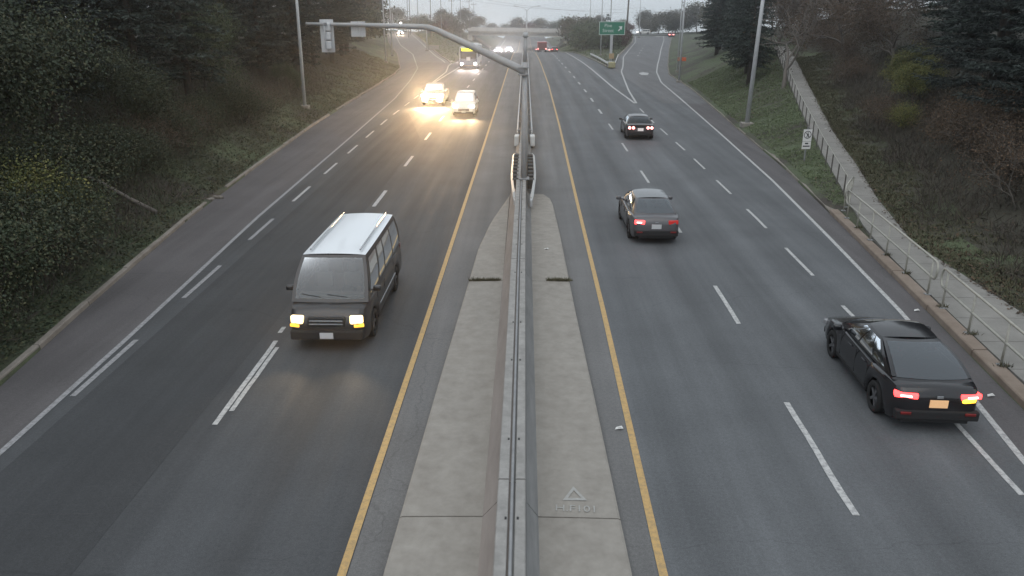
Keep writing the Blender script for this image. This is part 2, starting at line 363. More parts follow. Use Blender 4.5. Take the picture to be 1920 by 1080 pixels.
# tar-sealed cracks
TAR = mat('crack_sealant', (.05, .05, .053), .7)
for x0, x1, yy, slope in ((-9.3, -6.9, 10.5, .02), (2.5, 5.8, 33.4, .02), (-9.6, -6.6, 27.6, .03), (6.2, 9.2, 40.2, .02), (-6.0, -2.9, 36.2, 0)):
    n_ = 26; V = []; w0 = 0
    for i in range(n_):
        x = x0 + (x1 - x0) * i / (n_ - 1); w0 = .75 * w0 + random.uniform(-.035, .035); hw_ = random.uniform(.002, .008) * (1 if yy < 20 else 1.8)
        V += [(x, yy + slope * (x - x0) + w0 - hw_, .0065), (x, yy + slope * (x - x0) + w0 + hw_, .0065)]
    raw('crack_seal', V, [(2 * i, 2 * i + 2, 2 * i + 3, 2 * i + 1) for i in range(n_ - 1)], TAR, hw)
# cross street over the highway
cs = thing('cross_street', None, None); tag(cs, 'street crossing above the highway at the end of the ramps', kind='structure')
V, F = [], []
xs = list(np.arange(-90, 101, 5.))
for x in xs: V += [(x, 278.02, zstreet(x)), (x, 291, zstreet(x))]
raw('street_surface', V, [(2 * i, 2 * i + 2, 2 * i + 3, 2 * i + 1) for i in range(len(xs) - 1)], A_RAMP, cs)

# ------------------------------------------------------------------ painted markings
def line(name, pts_fn, ys, wd, m, parent, fz=zr, dz=.008):
    return strip(name, ys, lambda y: pts_fn(y) - wd / 2, lambda y: pts_fn(y) + wd / 2, fz, m, parent, dz)
yl = [y for y in YR if -40 <= y <= 400]
line('yellow_line', I(YELL), yl, .13, YELLOW, hw); line('yellow_line', I(YELR), yl, .13, YELLOW, hw)
line('edge_line', I(EDL), y0, .13, FADED, hw)
line('edge_line', I(EDL), yn, .16, WHITE, onr, I(ZN))
line('edge_line', I(EDR), [y for y in YR if y <= 70] + [71], .13, WHITE, hw)
line('edge_line', I(EDR), yo, .17, WHITE, offr, I(ZO))
GL = [(71, 9.85), (86, 9.55), (115, 9.5), (158, 9.0), (800, 8.9)]
line('gore_line', I(GL), [71, 74, 78, 82, 86] + [y for y in YR if 86 < y < 400], .2, WHITE, hw, zr, .012)
line('gore_line', I([(71, 10.0), (83, 10.8), (100, 12.3), (110, 13.2), (120, 14.6), (147, 17.9), (179, 23.1), (224, 30.5), (274, 37)]), yo, .18, WHITE, offr, I(ZO), .016)
line('gore_line', I([(92, -10.5), (102.5, -10.22), (116, -9.8), (126, -9.6), (800, -9.4)]), [92, 96, 100] + [y for y in YR if 100 < y < 400], .18, WHITE, hw, zr, .012)
line('gore_line', I([(92, -10.7), (109, -10.75), (122, -11.65)]), [92, 96, 100, 105, 109, 113, 118, 122, 126, 129.9], .18, WHITE, hw, zr, .012)
line('gore_line', I([(122, -11.65), (136, -14), (149.5, -16.62), (227, -30.1), (277, -39.4)]), yn, .18, WHITE, onr, I(ZN), .012)
# lane dashes, each a painted piece of its own
def dash(xf, ya, yb, wd, m, jag=0):
    V, F = [], []; n = 7
    for i in range(n):
        y = ya + (yb - ya) * i / (n - 1); j = random.uniform(-jag, jag)
        V += [(xf(y) - wd / 2 + j, y, zr(y) + .009), (xf(y) + wd / 2 + j * .5, y, zr(y) + .009)]
    F = [(2 * i, 2 * i + 1, 2 * i + 3, 2 * i + 2) for i in range(n - 1)]
    raw('lane_dash', V, F, m, hw)
XM = I([(-50, -6.1), (13, -6.18), (32, -6.34), (60, -6.38), (90, -6.2), (130, -5.95), (800, -5.9)])
XC = I([(-50, -9.0), (14, -9.59), (30, -9.95), (45, -10.23), (60, -10.5), (90, -10.4)])
X1 = I([(-50, 5.0), (10.7, 5.42), (14.6, 5.52), (20, 5.68), (37, 5.97), (55, 6.14), (80, 6.28), (105, 6.15), (137, 5.75), (800, 5.7)])
X2 = I([(-50, 7.2), (11.5, 8.47), (14, 8.64), (20, 8.88), (30, 9.22), (45, 9.48), (58, 9.54), (70, 9.8)])
dash(lambda y: XM(y) + .06, 13.44, 17.6, .11, WHITE, .012); dash(lambda y: XM(y) + .2, 14.0, 17.2, .1, WHITE, .012); dash(XM, 4.4, 7.5, .12, WHITE)
y = 22.7
while y < 330:
    dash(XM, y, y + 3.1, .16 if y < 100 else .2, WHITE); y += 9
dash(XM, 18.1, 18.5, .11, WHITE)
y = 2.6
while y < 88:
    dash(XC, y, y + 3.0, .13, FADED if y < 30 else WHITE); y += 6.0
dash(lambda y: X1(y), 10.69, 14.56, .12, WHITE, .015)
y = 18.9
while y < 330:
    dash(X1, y, y + 3.0, .12 if y < 60 else .18, WHITE); y += 8.9
for k, yy in enumerate([5.2, 11.3, 17.3, 22.9, 28.5, 34.35, 40.2, 46.0, 52.1, 58.0, 64.0]):
    dash(X2, yy, yy + 3.0, .11, WHITE)
for yy, xx in [(150, 0), (160, 0), (170, 0), (182, 0), (196, 0), (212, 0)]:
    c = (itp(yy, EDR) + itp(yy, OL)) / 2 - .4
    raw('lane_dash', [(c - .09, yy, .01), (c + .09, yy, .01), (c + .75, yy + 3, .01), (c + .57, yy + 3, .01)], [(0, 1, 2, 3)], WHITE, offr)
raw('painted_arrow', [(15.1, 104, .01), (15.9, 104, .01), (16.6, 107.5, .01), (16.0, 109, .01), (15.2, 107.5, .01)], [(0, 1, 2, 3, 4)], WHITE, offr)
for xa, xb in ((36.6, 40), (43, 46.5)):
    raw('stop_bar', [(xa, 270 if xa < 40 else 268, .01), (xb, 270 if xa < 40 else 268, .01), (xb, 271, .01), (xa, 271, .01)], [(0, 1, 2, 3)], WHITE, offr)
raw('merge_bar', [(-15, 116.3, .012), (-11.9, 116.3, .012), (-11.9, 116.55, .012), (-15, 116.55, .012)], [(0, 1, 2, 3)], FADED, hw)

# ------------------------------------------------------------------ kerbs
def kerb(name, label, f, side, ya, yb, m, fz, h=.13, wd=.2, seg=3.0, gaps=()):
    """side -1: kerb body lies towards -x of the edge"""
    t = thing(name, None, None); tag(t, label, kind='structure')
    y = ya
    while y < yb - .1:
        e = min(y + seg, yb); g = .012
        if not any(a <= y < b for a, b in gaps):
            hh = h * random.uniform(.88, 1.08); j = random.uniform(-.015, .015)
            P = []
            for yy in (y + g, e - g):
                x = f(yy) + j; z = fz(yy)
                P += [(x, yy, z - .1), (x + side * .02, yy, z + hh - .025), (x + side * .045, yy, z + hh), (x + side * wd, yy, z + hh), (x + side * wd, yy, z - .1)]
            raw('kerb_stone', P, [(0, 1, 6, 5), (1, 2, 7, 6), (2, 3, 8, 7), (3, 4, 9, 8), (0, 4, 3, 2, 1), (5, 6, 7, 8, 9)], m, t)
        y = e
    return t
kerb('kerb', 'worn concrete kerb along the left shoulder below the wood', I(KL), -1, 2, 272, KERB, lambda y: itp(y, ZN), gaps=[(31.5, 34.5), (62, 65)], wd=.16)
kerb('kerb', 'low concrete kerb along the right verge and exit ramp', I(KR), 1, 31, 275, KERB, I(ZO), wd=.34, h=.1)
kerb('kerb', 'brown stained kerb under the pipe railing beside the sidewalk', I(KR), 1, 2, 31, KERB_RED, I(ZO), wd=.36, h=.16)
kerb('kerb', 'kerb on the highway side of the exit gore', I(MR), 1, 118, 262, KERB, zr, wd=.25)
kerb('kerb', 'kerb on the ramp side of the exit gore', I(OL), -1, 118, 275, KERB, I(ZO), wd=.3)
kerb('kerb', 'kerb edging the grass between entry ramp and highway', I(NR), 1, 128, 275, KERB, I(ZN), wd=.25)

# ------------------------------------------------------------------ footpath: separate slabs
fp = thing('footpath', None, None); tag(fp, 'pale concrete footpath with slab joints beside the right bank', kind='structure')
y = 2.0
while y < 84:
    e = y + 1.55
    P = []
    for yy in (y + .012, e - .012):
        l = itp(yy, PL) - (.05 if yy > 30 else 0); r_ = itp(yy, PR); z = itp(yy, ZP)
        P += [(l, yy, z - .1), (l, yy, z + .004), (r_, yy, z + .004), (r_, yy, z - .1)]
    raw('path_slab', P, [(0, 1, 5, 4), (1, 2, 6, 5), (2, 3, 7, 6), (0, 3, 2, 1), (4, 5, 6, 7)], PATH, fp)
    y = e
strip('joint_bed', [float(v) for v in np.arange(2, 85, 1.5)], I(PL), I(PR), I(ZP), JOINT, fp, -.02)

# ------------------------------------------------------------------ median: raised concrete apron slabs
APL = [(-50, -2.25), (0, -2.1), (9.1, -2.02), (14.7, -1.88), (22, -1.67), (25.4, -1.58), (28.96, -1.29), (33.8, -.62)]
APR = [(-50, 1.75), (0, 1.66), (9.2, 1.6), (14.3, 1.52), (19.5, 1.42), (27.5, 1.32), (32, 1.22), (33.4, 1.08), (33.9, .75)]
md = thing('median_apron', None, None); tag(md, 'raised beige concrete apron on both sides of the median barrier', kind='structure')
AZ = .11
def apron(side, ya, yb):
    ys = [v for v in np.arange(ya + .015, yb - .05, 1.1)] + [yb - .015]
    V, F = [], []
    for yy in ys:
        o_ = itp(yy, APL if side < 0 else APR); i_ = -.64 if side < 0 else .24
        V += [(o_, yy, -.05), (o_ - side * .02, yy, AZ - .02), (o_ - side * .06, yy, AZ), ((o_ + i_) / 2, yy, AZ + .012), (i_, yy, AZ + .02), (i_, yy, -.05)]
    for i in range(len(ys) - 1):
        for k in range(5): F.append((i * 6 + k, i * 6 + k + 1, i * 6 + k + 7, i * 6 + k + 6))
    F += [tuple(range(6)), tuple(range(len(V) - 6, len(V)))]
    raw('apron_slab', V, F, CONC, md)
for a, b in ((-14, -1.8), (-1.8, 10.4), (10.4, 21.9), (21.9, 33.8)):
    apron(-1, a, b); apron(1, a, min(b, 33.7))
# weeds in the joints and painted survey mark
def blades(name, pts, h, m, parent=None, n=14, spread=.12):
    V, F = [], []
    for (x, yy, z) in pts:
        for k in range(n):
            a = random.uniform(0, 6.28); px, py = x + random.gauss(0, spread), yy + random.gauss(0, spread * .35); hh = h * random.uniform(.4, 1.2)
            w_ = .012; tx, ty = px + math.cos(a) * hh * .6, py + math.sin(a) * hh * .6
            i = len(V); V += [(px - w_, py, z), (px + w_, py, z), (tx, ty, z + hh * .8)]; F.append((i, i + 1, i + 2))
    return raw(name, V, F, m, parent)
WEED = mat('dry_weed', (.05, .05, .028), .9, island=[(.03, .035, .018), (.07, .065, .035), (.1, .085, .05)])
for (xa, xb, yy, lab) in ((-1.55, -.75, 21.92, 'dark tuft of weeds in the left apron joint ahead of the van'), (.75, 1.35, 21.95, 'thin line of weeds in the right apron joint')):
    o = blades('weed_tuft', [(x, yy, AZ) for x in grow(xa, xb, 16)], .14, WEED, None, 20, .05); tag(o, lab, 'weeds')
MARK = mat('chalk_paint', (.37, .37, .35), .8, noise=(14, 5), col2=(.28, .275, .26))
def tri_mark():
    c = Vector((.86, 10.95, AZ + .024)); z = c.z
    def tri(s): return [(c.x - .2 * s, c.y - .1 * s, z), (c.x + .2 * s, c.y - .1 * s, z), (c.x, c.y + .3 * s - .04 * (1 - s), z)]
    A = tri(1); B = [(c.x + (p[0] - c.x) * .55, c.y + .05 + (p[1] - c.y - .05) * .55, z) for p in A]
    me = raw('triangle_mark', A + B, [(0, 1, 4, 3), (1, 2, 5, 4), (2, 0, 3, 5)], MARK)
    return me
tm = thing('survey_mark', 'faint painted triangle and code on the right apron slab', 'road marking', (0, 0, 0))
tri_mark().parent = tm
def text(name, s, size, loc, rot, m, parent, ext=.0, align='CENTER'):
    cu = bpy.data.curves.new(name, 'FONT'); cu.body = s; cu.size = size; cu.align_x = align; cu.align_y = 'CENTER'; cu.extrude = ext; cu.resolution_u = 3
    o = bpy.data.objects.new(name, cu); COL.objects.link(o)
    dg = bpy.context.evaluated_depsgraph_get(); me = bpy.data.meshes.new_from_object(o.evaluated_get(dg)); bpy.data.objects.remove(o)
    o = link(name, me, None, parent); me.materials.clear(); me.materials.append(m)
    o.location = loc; o.rotation_euler = rot; return o
text('painted_code', 'H.F101', .24, (.87, 10.62, AZ + .026), (0, 0, R(-3)), MARK, tm)

# ------------------------------------------------------------------ median barrier
bar = thing('median_barrier', 'long concrete median barrier with grooved top down the middle', 'barrier', (-.17, 0, 0))
SEG = [(-14, -1.8), (-1.8, 10.4), (10.4, 21.9), (21.9, 33.4), (33.4, 45)] + [(45 + 12 * k, 57 + 12 * k) for k in range(15)]
for a, b in SEG:
    za, zb = zr(a), zr(b)
    shx = .17 if a > 33 else .0
    def seg(name, prof, m, ga=.012):
        V = [(x + itp(a, [(30, 0), (50, .17)]), a + ga, z + za) for x, z in prof] + [(x + itp(b, [(30, 0), (50, .17)]), b - ga, z + zb) for x, z in prof]
        n = len(prof); F = [tuple(range(n)), tuple(range(2 * n - 1, n - 1, -1))] + [((i + 1) % n, i, n + i, n + (i + 1) % n) for i in range(n)]
        return raw(name, V, F, m, bar)
    seg('left_face', [(-.475, .02), (-.47, .13), (-.24, .40), (-.205, .76), (-.0, .76), (-.0, .02)], CONC_PINK)
    seg('right_face', [(.0, .02), (.0, .76), (.205, .76), (.235, .40), (.42, .13), (.425, .02)], CONC_GREY)
    seg('top_rib', [(-.215, .762), (-.215, .81), (-.2, .83), (-.055, .83), (-.045, .82), (-.045, .762)], CONC_TOP, .02)
    seg('top_rib', [(.06, .762), (.06, .82), (.07, .83), (.2, .83), (.215, .81), (.215, .762)], CONC_TOP, .02)
    if a < 60: seg('groove_conduit', [(-.018, .762), (-.018, .80), (-.005, .812), (.02, .812), (.033, .80), (.033, .762)], GALV_D, 0)
for yy in [9.4, 11.6, 14.8, 16.9, 20.6, 23.4, 26.5, 29.6, 32]:
    for dx in (-.075, .1):
        MB().box((dx, yy, .835), (.03, .05, .014)).build('bolt', BLACK, bar)

# guide rails beside the post
def wbeam(y0_, y1_, x, zc, face, n=2):
    pr_ = [(0, -.155), (.03, -.12), (.08, -.085), (.08, -.055), (.02, -.02), (.02, .02), (.08, .055), (.08, .085), (.03, .12), (0, .155)]
    return pr_
def beam_path(name, pts, face, m, parent, hgt=1.0):
    """W-beam swept through plan points (x,y,z)"""
    pr_ = [(0, -.155), (.03, -.12), (.075, -.085), (.075, -.055), (.02, -.02), (.02, .02), (.075, .055), (.075, .085), (.03, .12), (0, .155), (-.012, .155), (-.012, -.155)]
    V, F = [], []; n = len(pr_)
    for (x, yy, z) in pts: V += [(x + face * a, yy, z + b * hgt) for a, b in pr_]
    for i in range(len(pts) - 1):
        for k in range(n): F.append((i * n + k, i * n + (k + 1) % n, (i + 1) * n + (k + 1) % n, (i + 1) * n + k))
    F += [tuple(range(n)), tuple(range(len(V) - n, len(V)))]
    return raw(name, V, F, m, parent)
GALV_L = mat('bright_galvanised_rail', (.5, .5, .49), .5, .3, noise=(4, 5), col2=(.62, .62, .6))
for s, lab in ((-1, 'pale steel guide rail with dark blocks left of the sign post'), (1, 'pale steel guide rail with dark blocks right of the sign post')):
    t = thing('guide_rail', lab, 'guard rail', (0, 0, 0))
    ox = .5; cx = -.05
    beam_path('rail_beam', [(cx + s * .30, 30.9, .5), (cx + s * .36, 31.5, .6), (cx + s * (ox - .06), 33.2, .66), (cx + s * ox, 34.8, .68), (cx + s * ox, 39.6, .68), (cx + s * (ox - .05), 40.2, .66), (cx + s * (ox - .2), 40.5, .6)], s, GALV_L, t)
    for k in range(8):
        yy = 33.6 + k * .86
        MB().box((cx + s * .34, yy, .62), (.27, .42, .42), bev=.015).build('offset_block', BLOCK, t)
        MB().box((cx + s * .34, yy, .3), (.1, .14, .6)).build('rail_post', GALV_D, t)
    MB().box((cx + s * .33, 37, .42), (.24, 6.9, .02)).build('base_strip', CONC_GREY, t)
    MB().box((cx + s * .33, 30.75, .42), (.1, .35, .3), bev=.04).build('end_shoe', GALV, t)
for s, lab in ((-1, 'long steel guide rail beyond the sign post on the westbound side'), (1, 'long steel guide rail beyond the sign post on the eastbound side')):
    t = thing('guide_rail', lab, 'guard rail', (0, 0, 0))
    pts = [(s * .42, yy, zr(yy) + .66) for yy in [49, 60, 75, 90, 105, 120, 135, 150]]
    beam_path('rail_beam', pts, s, GALV, t)
    for k in range(26):
        yy = 49.5 + 3.8 * k
        MB().box((s * .34, yy, zr(yy) + .35), (.12, .16, .7)).build('rail_post', GALV_D, t)
    MB().box((s * .47, 47.7, .32), (.3, 2.6, .62), Matrix.Rotation(R(-6), 3, 'X'), bev=.05).build('end_terminal', GALV_L, t)

# ------------------------------------------------------------------ mast post with signal arm
post = thing('mast_arm_pole', 'grey steel median post with long bent cantilever arm over the westbound lanes', 'pole', (-.02, 33.5, 0))
MB().tube([(0, 0, .78), (0, 0, 3), (.01, 0, 5.75)], [.13, .122, .11], 16).build('post', GALV_M, post)
MB().tube([(.01, 0, 5.74), (.03, 0, 6.75)], [.07, .062], 12).build('post_extension', GALV_M, post)
MB().tube([(.03, 0, 6.74), (.03, 0, 6.92)], [.11, .1], 12).build('post_cap', GALV, post)
MB().box((0, 0, .86), (.46, .5, .06), bev=.01).build('base_plate', GALV_D, post)
MB().tube([(.0, -.05, 5.38), (-.35, -.05, 5.55), (-1.98, -.05, 6.28), (-3.6, -.05, 7.0), (-3.9, -.05, 7.1), (-4.15, -.05, 7.14), (-6.5, -.05, 7.21), (-8.95, -.05, 7.26)],
          [.165, .16, .142, .122, .118, .113, .082, .055], 14).build('arm', GALV_M, post)
MB().tube([(-8.95, -.05, 7.26), (-9.0, -.05, 7.26)], [.07, .07], 10).build('arm_cap', GALV_D, post)
MB().box((-2.03, .03, 6.36), (.52, .3, .2), bev=.03).build('arm_clamp', ALU, post)
for dz in (-.14, .14): MB().box((-.05, -.05, 5.4 + dz), (.44, .42, .05), bev=.01).build('clamp_collar', GALV_D, post)
ts = thing('traffic_signal', 'back of a tall traffic signal on the arm end over the outer westbound lane', 'traffic light', (-8.2, 33.38, 6.78))
MB().box((0, .2, 0), (.56, .02, 1.3), bev=.004).build('backplate', ALU, ts)
for k, dz in enumerate((.36, 0, -.36)):
    MB().box((.04, .09, dz), (.3, .2, .33), bev=.04).build('signal_housing', ALU, ts)
    MB().tube([(.04, .21, dz), (.04, .42, dz)], .13, 12).build('signal_hood', BLACK, ts)
MB().tube([(-.03, .0, .55), (-.03, -.06, .45), (-.03, -.06, -.5), (.06, .02, -.58)], .028, 8).build('mounting_tube', GALV, ts)
MB().box((0, -.02, .47), (.12, .16, .12), bev=.02).build('clamp', GALV_D, ts)
sb = thing('sign_panel', 'square sign back hanging from the bent cantilever arm', 'sign', (-6.9, 33.42, 7.05))
MB().box((0, .16, 0), (.6, .012, .6), bev=.003).build('panel', ALU, sb)
MB().box((.02, .12, 0), (.06, .06, .56)).build('bracket', GALV, sb)
MB().box((.02, .06, .16), (.1, .1, .1), bev=.015).build('clamp', GALV_D, sb)

# ------------------------------------------------------------------ lamp and utility poles
def cobra(name, label, x, yy, h, arm=None, rad=.12, m=None, base=True, z=None, lean=0, group=None):
    z = gz(x, yy) if z is None else z
    t = thing(name, label, 'pole', (x, yy, z), 0, group)
    MB().tube([(0, 0, -.3), (lean * .5, 0, h * .5), (lean, 0, h)], [rad, rad * .8, rad * .55], 10).build('pole', m or GALV, t)
    if base: MB().box((0, 0, .04), (rad * 4.6, rad * 4.6, .34), bev=.03).build('footing', CONC, t)
    if arm:
        dx, ln = arm
        MB().tube([(lean, 0, h - .1), (lean + dx * ln * .35, 0, h + .35), (lean + dx * ln, 0, h + .5)], [rad * .4, rad * .35, rad * .3], 6).build('bracket_arm', m or GALV, t)
        MB().box((lean + dx * (ln + .25), 0, h + .47), (.75, .26, .14), bev=.04).build('lamp_head', GALV_D, t)
    return t
cobra('street_lamp', 'tall grey lamp pole rooted in the left verge behind the signal arm', -17.5, 62.5, 12, (1, 2.5), .15, lean=.15)
cobra('street_lamp', 'tall grey lamp pole on the grass verge right of the exit lane', 15.4, 54.6, 12, (-1, 2.5), .17, lean=.35)
cobra('street_lamp', 'thin lamp pole at the wood edge where the entry ramp begins', -20.3, 117, 12, (1, 2), .13)
cobra('street_lamp', 'lamp pole near the mouth of the entry ramp, behind another pole', -23.6, 143, 13, (1, 2), .13)
cobra('street_lamp', 'pale lamp pole carrying a small orange marker beside the exit ramp', 17.9, 93, 12, (-1, 2), .13)
cobra('street_lamp', 'second thin pole close behind the one with the orange marker', 19.9, 105, 12.5, (-1, 2), .1)
cobra('street_lamp', 'lamp pole standing in the exit gore left of the green sign', 14.0, 150, 13, (-1, 2), .12)
cobra('street_lamp', 'lamp post with left-reaching arm above the evergreen clump', 17.0, 215, 11.0, (-1, 3), .16)
cobra('street_lamp', 'lamp post with arm beside the top of the exit ramp', 36, 258, 11.5, (-1, 1.2), .17)
cobra('utility_pole', 'dark thick utility pole right of the green sign', 26.5, 214, 17, None, .28, WOODPOLE, False, lean=.4)
cobra('utility_pole', 'thin pole behind the green sign', 25, 240, 16, None, .14, WOODPOLE, False)
# double-arm lamp in the median
dl = thing('street_lamp', 'double-armed lamp post standing in the far median', 'pole', (.35, 190, zr(190)))
MB().tube([(0, 0, .7), (0, 0, 9.3)], [.14, .09], 10).build('pole', GALV, dl)
for s in (-1, 1):
    MB().tube([(0, 0, 9.2), (s * .9, 0, 9.9), (s * 2.6, 0, 10.25)], [.06, .05, .04], 6).build('bracket_arm', GALV, dl)
    MB().box((s * 2.8, 0, 10.24), (.7, .28, .14), bev=.03).build('lamp_head', GALV_D, dl)
ORANGE = mat('orange_marker', (.55, .12, .05), .6)
om = thing('marker_board', 'small orange marker board on the pole beside the exit ramp', 'sign', (17.95, 92.8, gz(17.9, 93) + 2.6))
MB().box((.3, 0, 0), (.5, .03, .42), bev=.01).build('board', ORANGE, om); MB().box((-.3, 0, 0), (.3, .03, .42), bev=.01).build('board', mat('pale_orange_marker', (.4, .22, .16), .6), om)
# utility poles left of the bridge
ups = [(-37, 262, 17), (-33.5, 255, 13), (-27.5, 238, 12), (-25.5, 248, 15), (-23.5, 262, 11), (-21.5, 272, 14), (-20.5, 300, 11), (-19.5, 310, 10), (-34.5, 240, 15)]
names_ = ['leftmost', 'second', 'third', 'fourth', 'fifth', 'sixth', 'seventh', 'eighth', 'ninth']
ups.sort(key=lambda p: p[0] / (p[1] * .94 + 2.6))
uobj = []
for k, (x, yy, h) in enumerate(ups):
    z = max(gz(x, yy) if yy < 276 else 1.2, -1)
    t = cobra('utility_pole', f'{names_[k]} from the left of the slim utility poles by the bridge end', x, yy, h, None, .13, WOODPOLE if k % 2 else GALV_D, False, z=z, group='utility poles at the left end of the bridge')
    MB().box((0, 0, h - .8), (1.9, .09, .11)).build('crossarm', WOODPOLE, t)
    for s in (-.8, 0, .8): MB().tube([(s, 0, h - .75), (s, 0, h - .5)], .05, 6).build('insulator', GALV_D, t)
    uobj.append((x, yy, z + h))
def wire(label, a, b, sag, r_=.025):
    pts = [(a[0] + (b[0] - a[0]) * u, a[1] + (b[1] - a[1]) * u, a[2] + (b[2] - a[2]) * u - 4 * sag * u * (1 - u)) for u in grow(0, 1, 14)]
    tag(MB().tube(pts, r_, 4).build('overhead_wire', BLACK), label, 'wire')
wire('upper overhead wire sagging from the left utility poles over the bridge', (-20.5, 300, 11.8), (48, 330, 9.5), 2.2)
wire('lower overhead wire sagging from the left utility poles over the bridge', (-21.5, 272, 13), (60, 330, 8.0), 2.5)
wire('short overhead wire between the left utility poles', (-37, 262, 16.5), (-20.5, 300, 11.0), .8)

# ------------------------------------------------------------------ traffic signal mast at the head of the entry ramp
sm = thing('signal_mast', 'far signal mast with slanting arm at the head of the entry ramp', 'traffic light', (-44.5, 274, .9))
MB().tube([(0, 0, -.5), (0, 0, 6.5)], [.16, .12], 8).build('post', GALV, sm)
MB().tube([(0, 0, 3.7), (5.5, 0, 5.0), (12.6, 0, 5.9)], [.14, .12, .08], 8).build('arm', GALV, sm)
LITW = mat('lit_signal_white', (.9, .9, .9), .4, emit=(1, .97, .92), es=9)
for dx, dz in ((4.6, 4.55), (7.6, 5.0), (12.5, 5.3)):
    h = MB().box((dx, 0, dz), (.42, .3, 1.1), bev=.04).build('signal_head', GALV_D, sm)
ls = thing('lit_signal', 'bright white lit signal lamp left of the entry ramp car', 'traffic light', (-41.5, 272, 0))
MB().tube([(0, 0, .6), (0, 0, 3.8)], .08, 8).build('post', GALV_D, ls); MB().box((0, 0, 4.2), (.75, .3, .9), bev=.05).build('housing', BLACK, ls)
MB().tube([(0, -.15, 4.2), (0, -.2, 4.2)], .3, 12).build('lens', LITW, ls)
ls = thing('lit_signal', 'bright white lit signal lamp above the grassy entry gore', 'traffic light', (-28.7, 274, 0))
MB().tube([(0, 0, -.6), (0, 0, 3.4)], .08, 8).build('post', GALV_D, ls); MB().box((0, 0, 3.85), (.85, .3, 1.0), bev=.05).build('housing', BLACK, ls)
MB().tube([(0, -.15, 3.85), (0, -.2, 3.85)], .3, 12).build('lens', LITW, ls)

# ------------------------------------------------------------------ green exit sign, crash cushion
GREEN = mat('green_sign_sheeting', (.006, .17, .095), .45); SWHITE = mat('white_sign_sheeting', (.62, .66, .64), .45)
gs = thing('exit_sign', 'green Pine Street exit sign with white diagonal arrow on a steel post', 'sign', (13.9, 131, -.1))
MB().box((0, 0, 2.2), (.42, .3, 4.6), bev=.02).build('post', GALV, gs)
for dz in (4.75, 5.9): MB().box((-.05, .02, dz), (3.6, .1, .14)).build('sign_beam', GALV_D, gs)
MB().box((0, -.14, 5.35), (4.15, .05, 2.05), bev=.01).build('sign_panel', GREEN, gs)
for c, d in (((0, -.172, 6.32), (4.1, .012, .07)), ((0, -.172, 4.38), (4.1, .012, .07)), ((-2.02, -.172, 5.35), (.07, .012, 1.87)), ((2.02, -.172, 5.35), (.07, .012, 1.87))):
    MB().box(c, d).build('sign_border', SWHITE, gs)
text('lettering', 'Pine', .72, (-.62, -.175, 5.75), (R(90), 0, 0), SWHITE, gs, .004); text('lettering', 'Street', .72, (-.62, -.175, 4.98), (R(90), 0, 0), SWHITE, gs, .004)
MB().poly([(.95, -.172, 5.0), (1.09, -.172, 4.86), (1.5, -.172, 5.27), (1.62, -.172, 5.15), (1.68, -.172, 5.75), (1.08, -.172, 5.69), (1.2, -.172, 5.57), (1.38, -.172, 5.41)][:0] or
          [(.95, -.172, 5.02), (1.08, -.172, 4.89), (1.42, -.172, 5.23), (1.56, -.172, 5.09), (1.62, -.172, 5.68), (1.04, -.172, 5.62), (1.28, -.172, 5.37)]).build('arrow', SWHITE, gs)
em = thing('exit_marker', 'small tan marker board at the foot of the green sign', 'sign', (13.9, 130.4, 0))
MB().box((.05, 0, 1.0), (.8, .03, .8), bev=.01).build('board', mat('tan_marker', (.42, .3, .17), .6), em); MB().box((.45, .05, .5), (.07, .05, 1.2)).build('post', GALV_D, em)
CUSH = mat('cushion_yellow', (.34, .31, .17), .6, noise=(2, 4), col2=(.42, .39, .24))
cc_ = thing('crash_cushion', 'pale yellow crash cushion at the nose of the exit gore', 'barrier', (12.55, 116.3, 0))
MB().box((0, 0, .5), (1.0, .5, .85), bev=.12).build('nose', CUSH, cc_)
for k in range(4): MB().box((0, .6 + k * .75, .45), (.8, .6, .75), bev=.05).build('bay', GALV_D, cc_)
for s, x1, y1 in ((-1, 11.9, 147), (1, 16.2, 141)):
    t = thing('guide_rail', 'steel guide rail behind the crash cushion on the highway side' if s < 0 else 'steel guide rail behind the crash cushion on the ramp side', 'guard rail')
    pts = [(12.55 + s * .5 + (x1 - 12.55 - s * .5) * u, 117 + (y1 - 117) * u, zr(117 + (y1 - 117) * u) * (1 if s < 0 else 0) + .68) for u in grow(0, 1, 6)]
    beam_path('rail_beam', pts, s, GALV_L, t)
    for u in grow(.08, .98, 8):
        yy = 117 + (y1 - 117) * u; x = 12.55 + s * .5 + (x1 - 12.55 - s * .5) * u
        MB().box((x - s * .1, yy, .3), (.14, .16, .9)).build('rail_post', WOODPOLE, t)
t = thing('guide_rail', 'curving guide rail left of the exit ramp near the street', 'guard rail')
beam_path('rail_beam', [(itp(yy, OL) - d, yy, .62) for yy, d in ((176, 5), (190, 3.4), (205, 2.2), (225, 1.6), (245, 1.3), (262, 1.2))], 1, GALV_L, t)
for yy in np.arange(180, 262, 6): MB().box((itp(yy, OL) - itp(yy, [(176, 5), (190, 3.4), (205, 2.2), (225, 1.6), (262, 1.2)]) - .1, yy, .3), (.14, .16, .8)).build('rail_post', WOODPOLE, t)
cab = thing('ground_cabinet', 'low grey utility box on the left gore beside the entry ramp', 'cabinet', (-19.6, 172, gz(-19.6, 172)))
MB().box((0, 0, .35), (2.4, 1.0, .8), bev=.08).build('body', GALV_D, cab); MB().box((0, 0, .8), (2.6, 1.1, .12), bev=.03).build('lid', CONC, cab)
cobra('street_lamp', 'short grey post beside the utility box on the left gore', -20.4, 168, 5.2, None, .16, GALV, True)

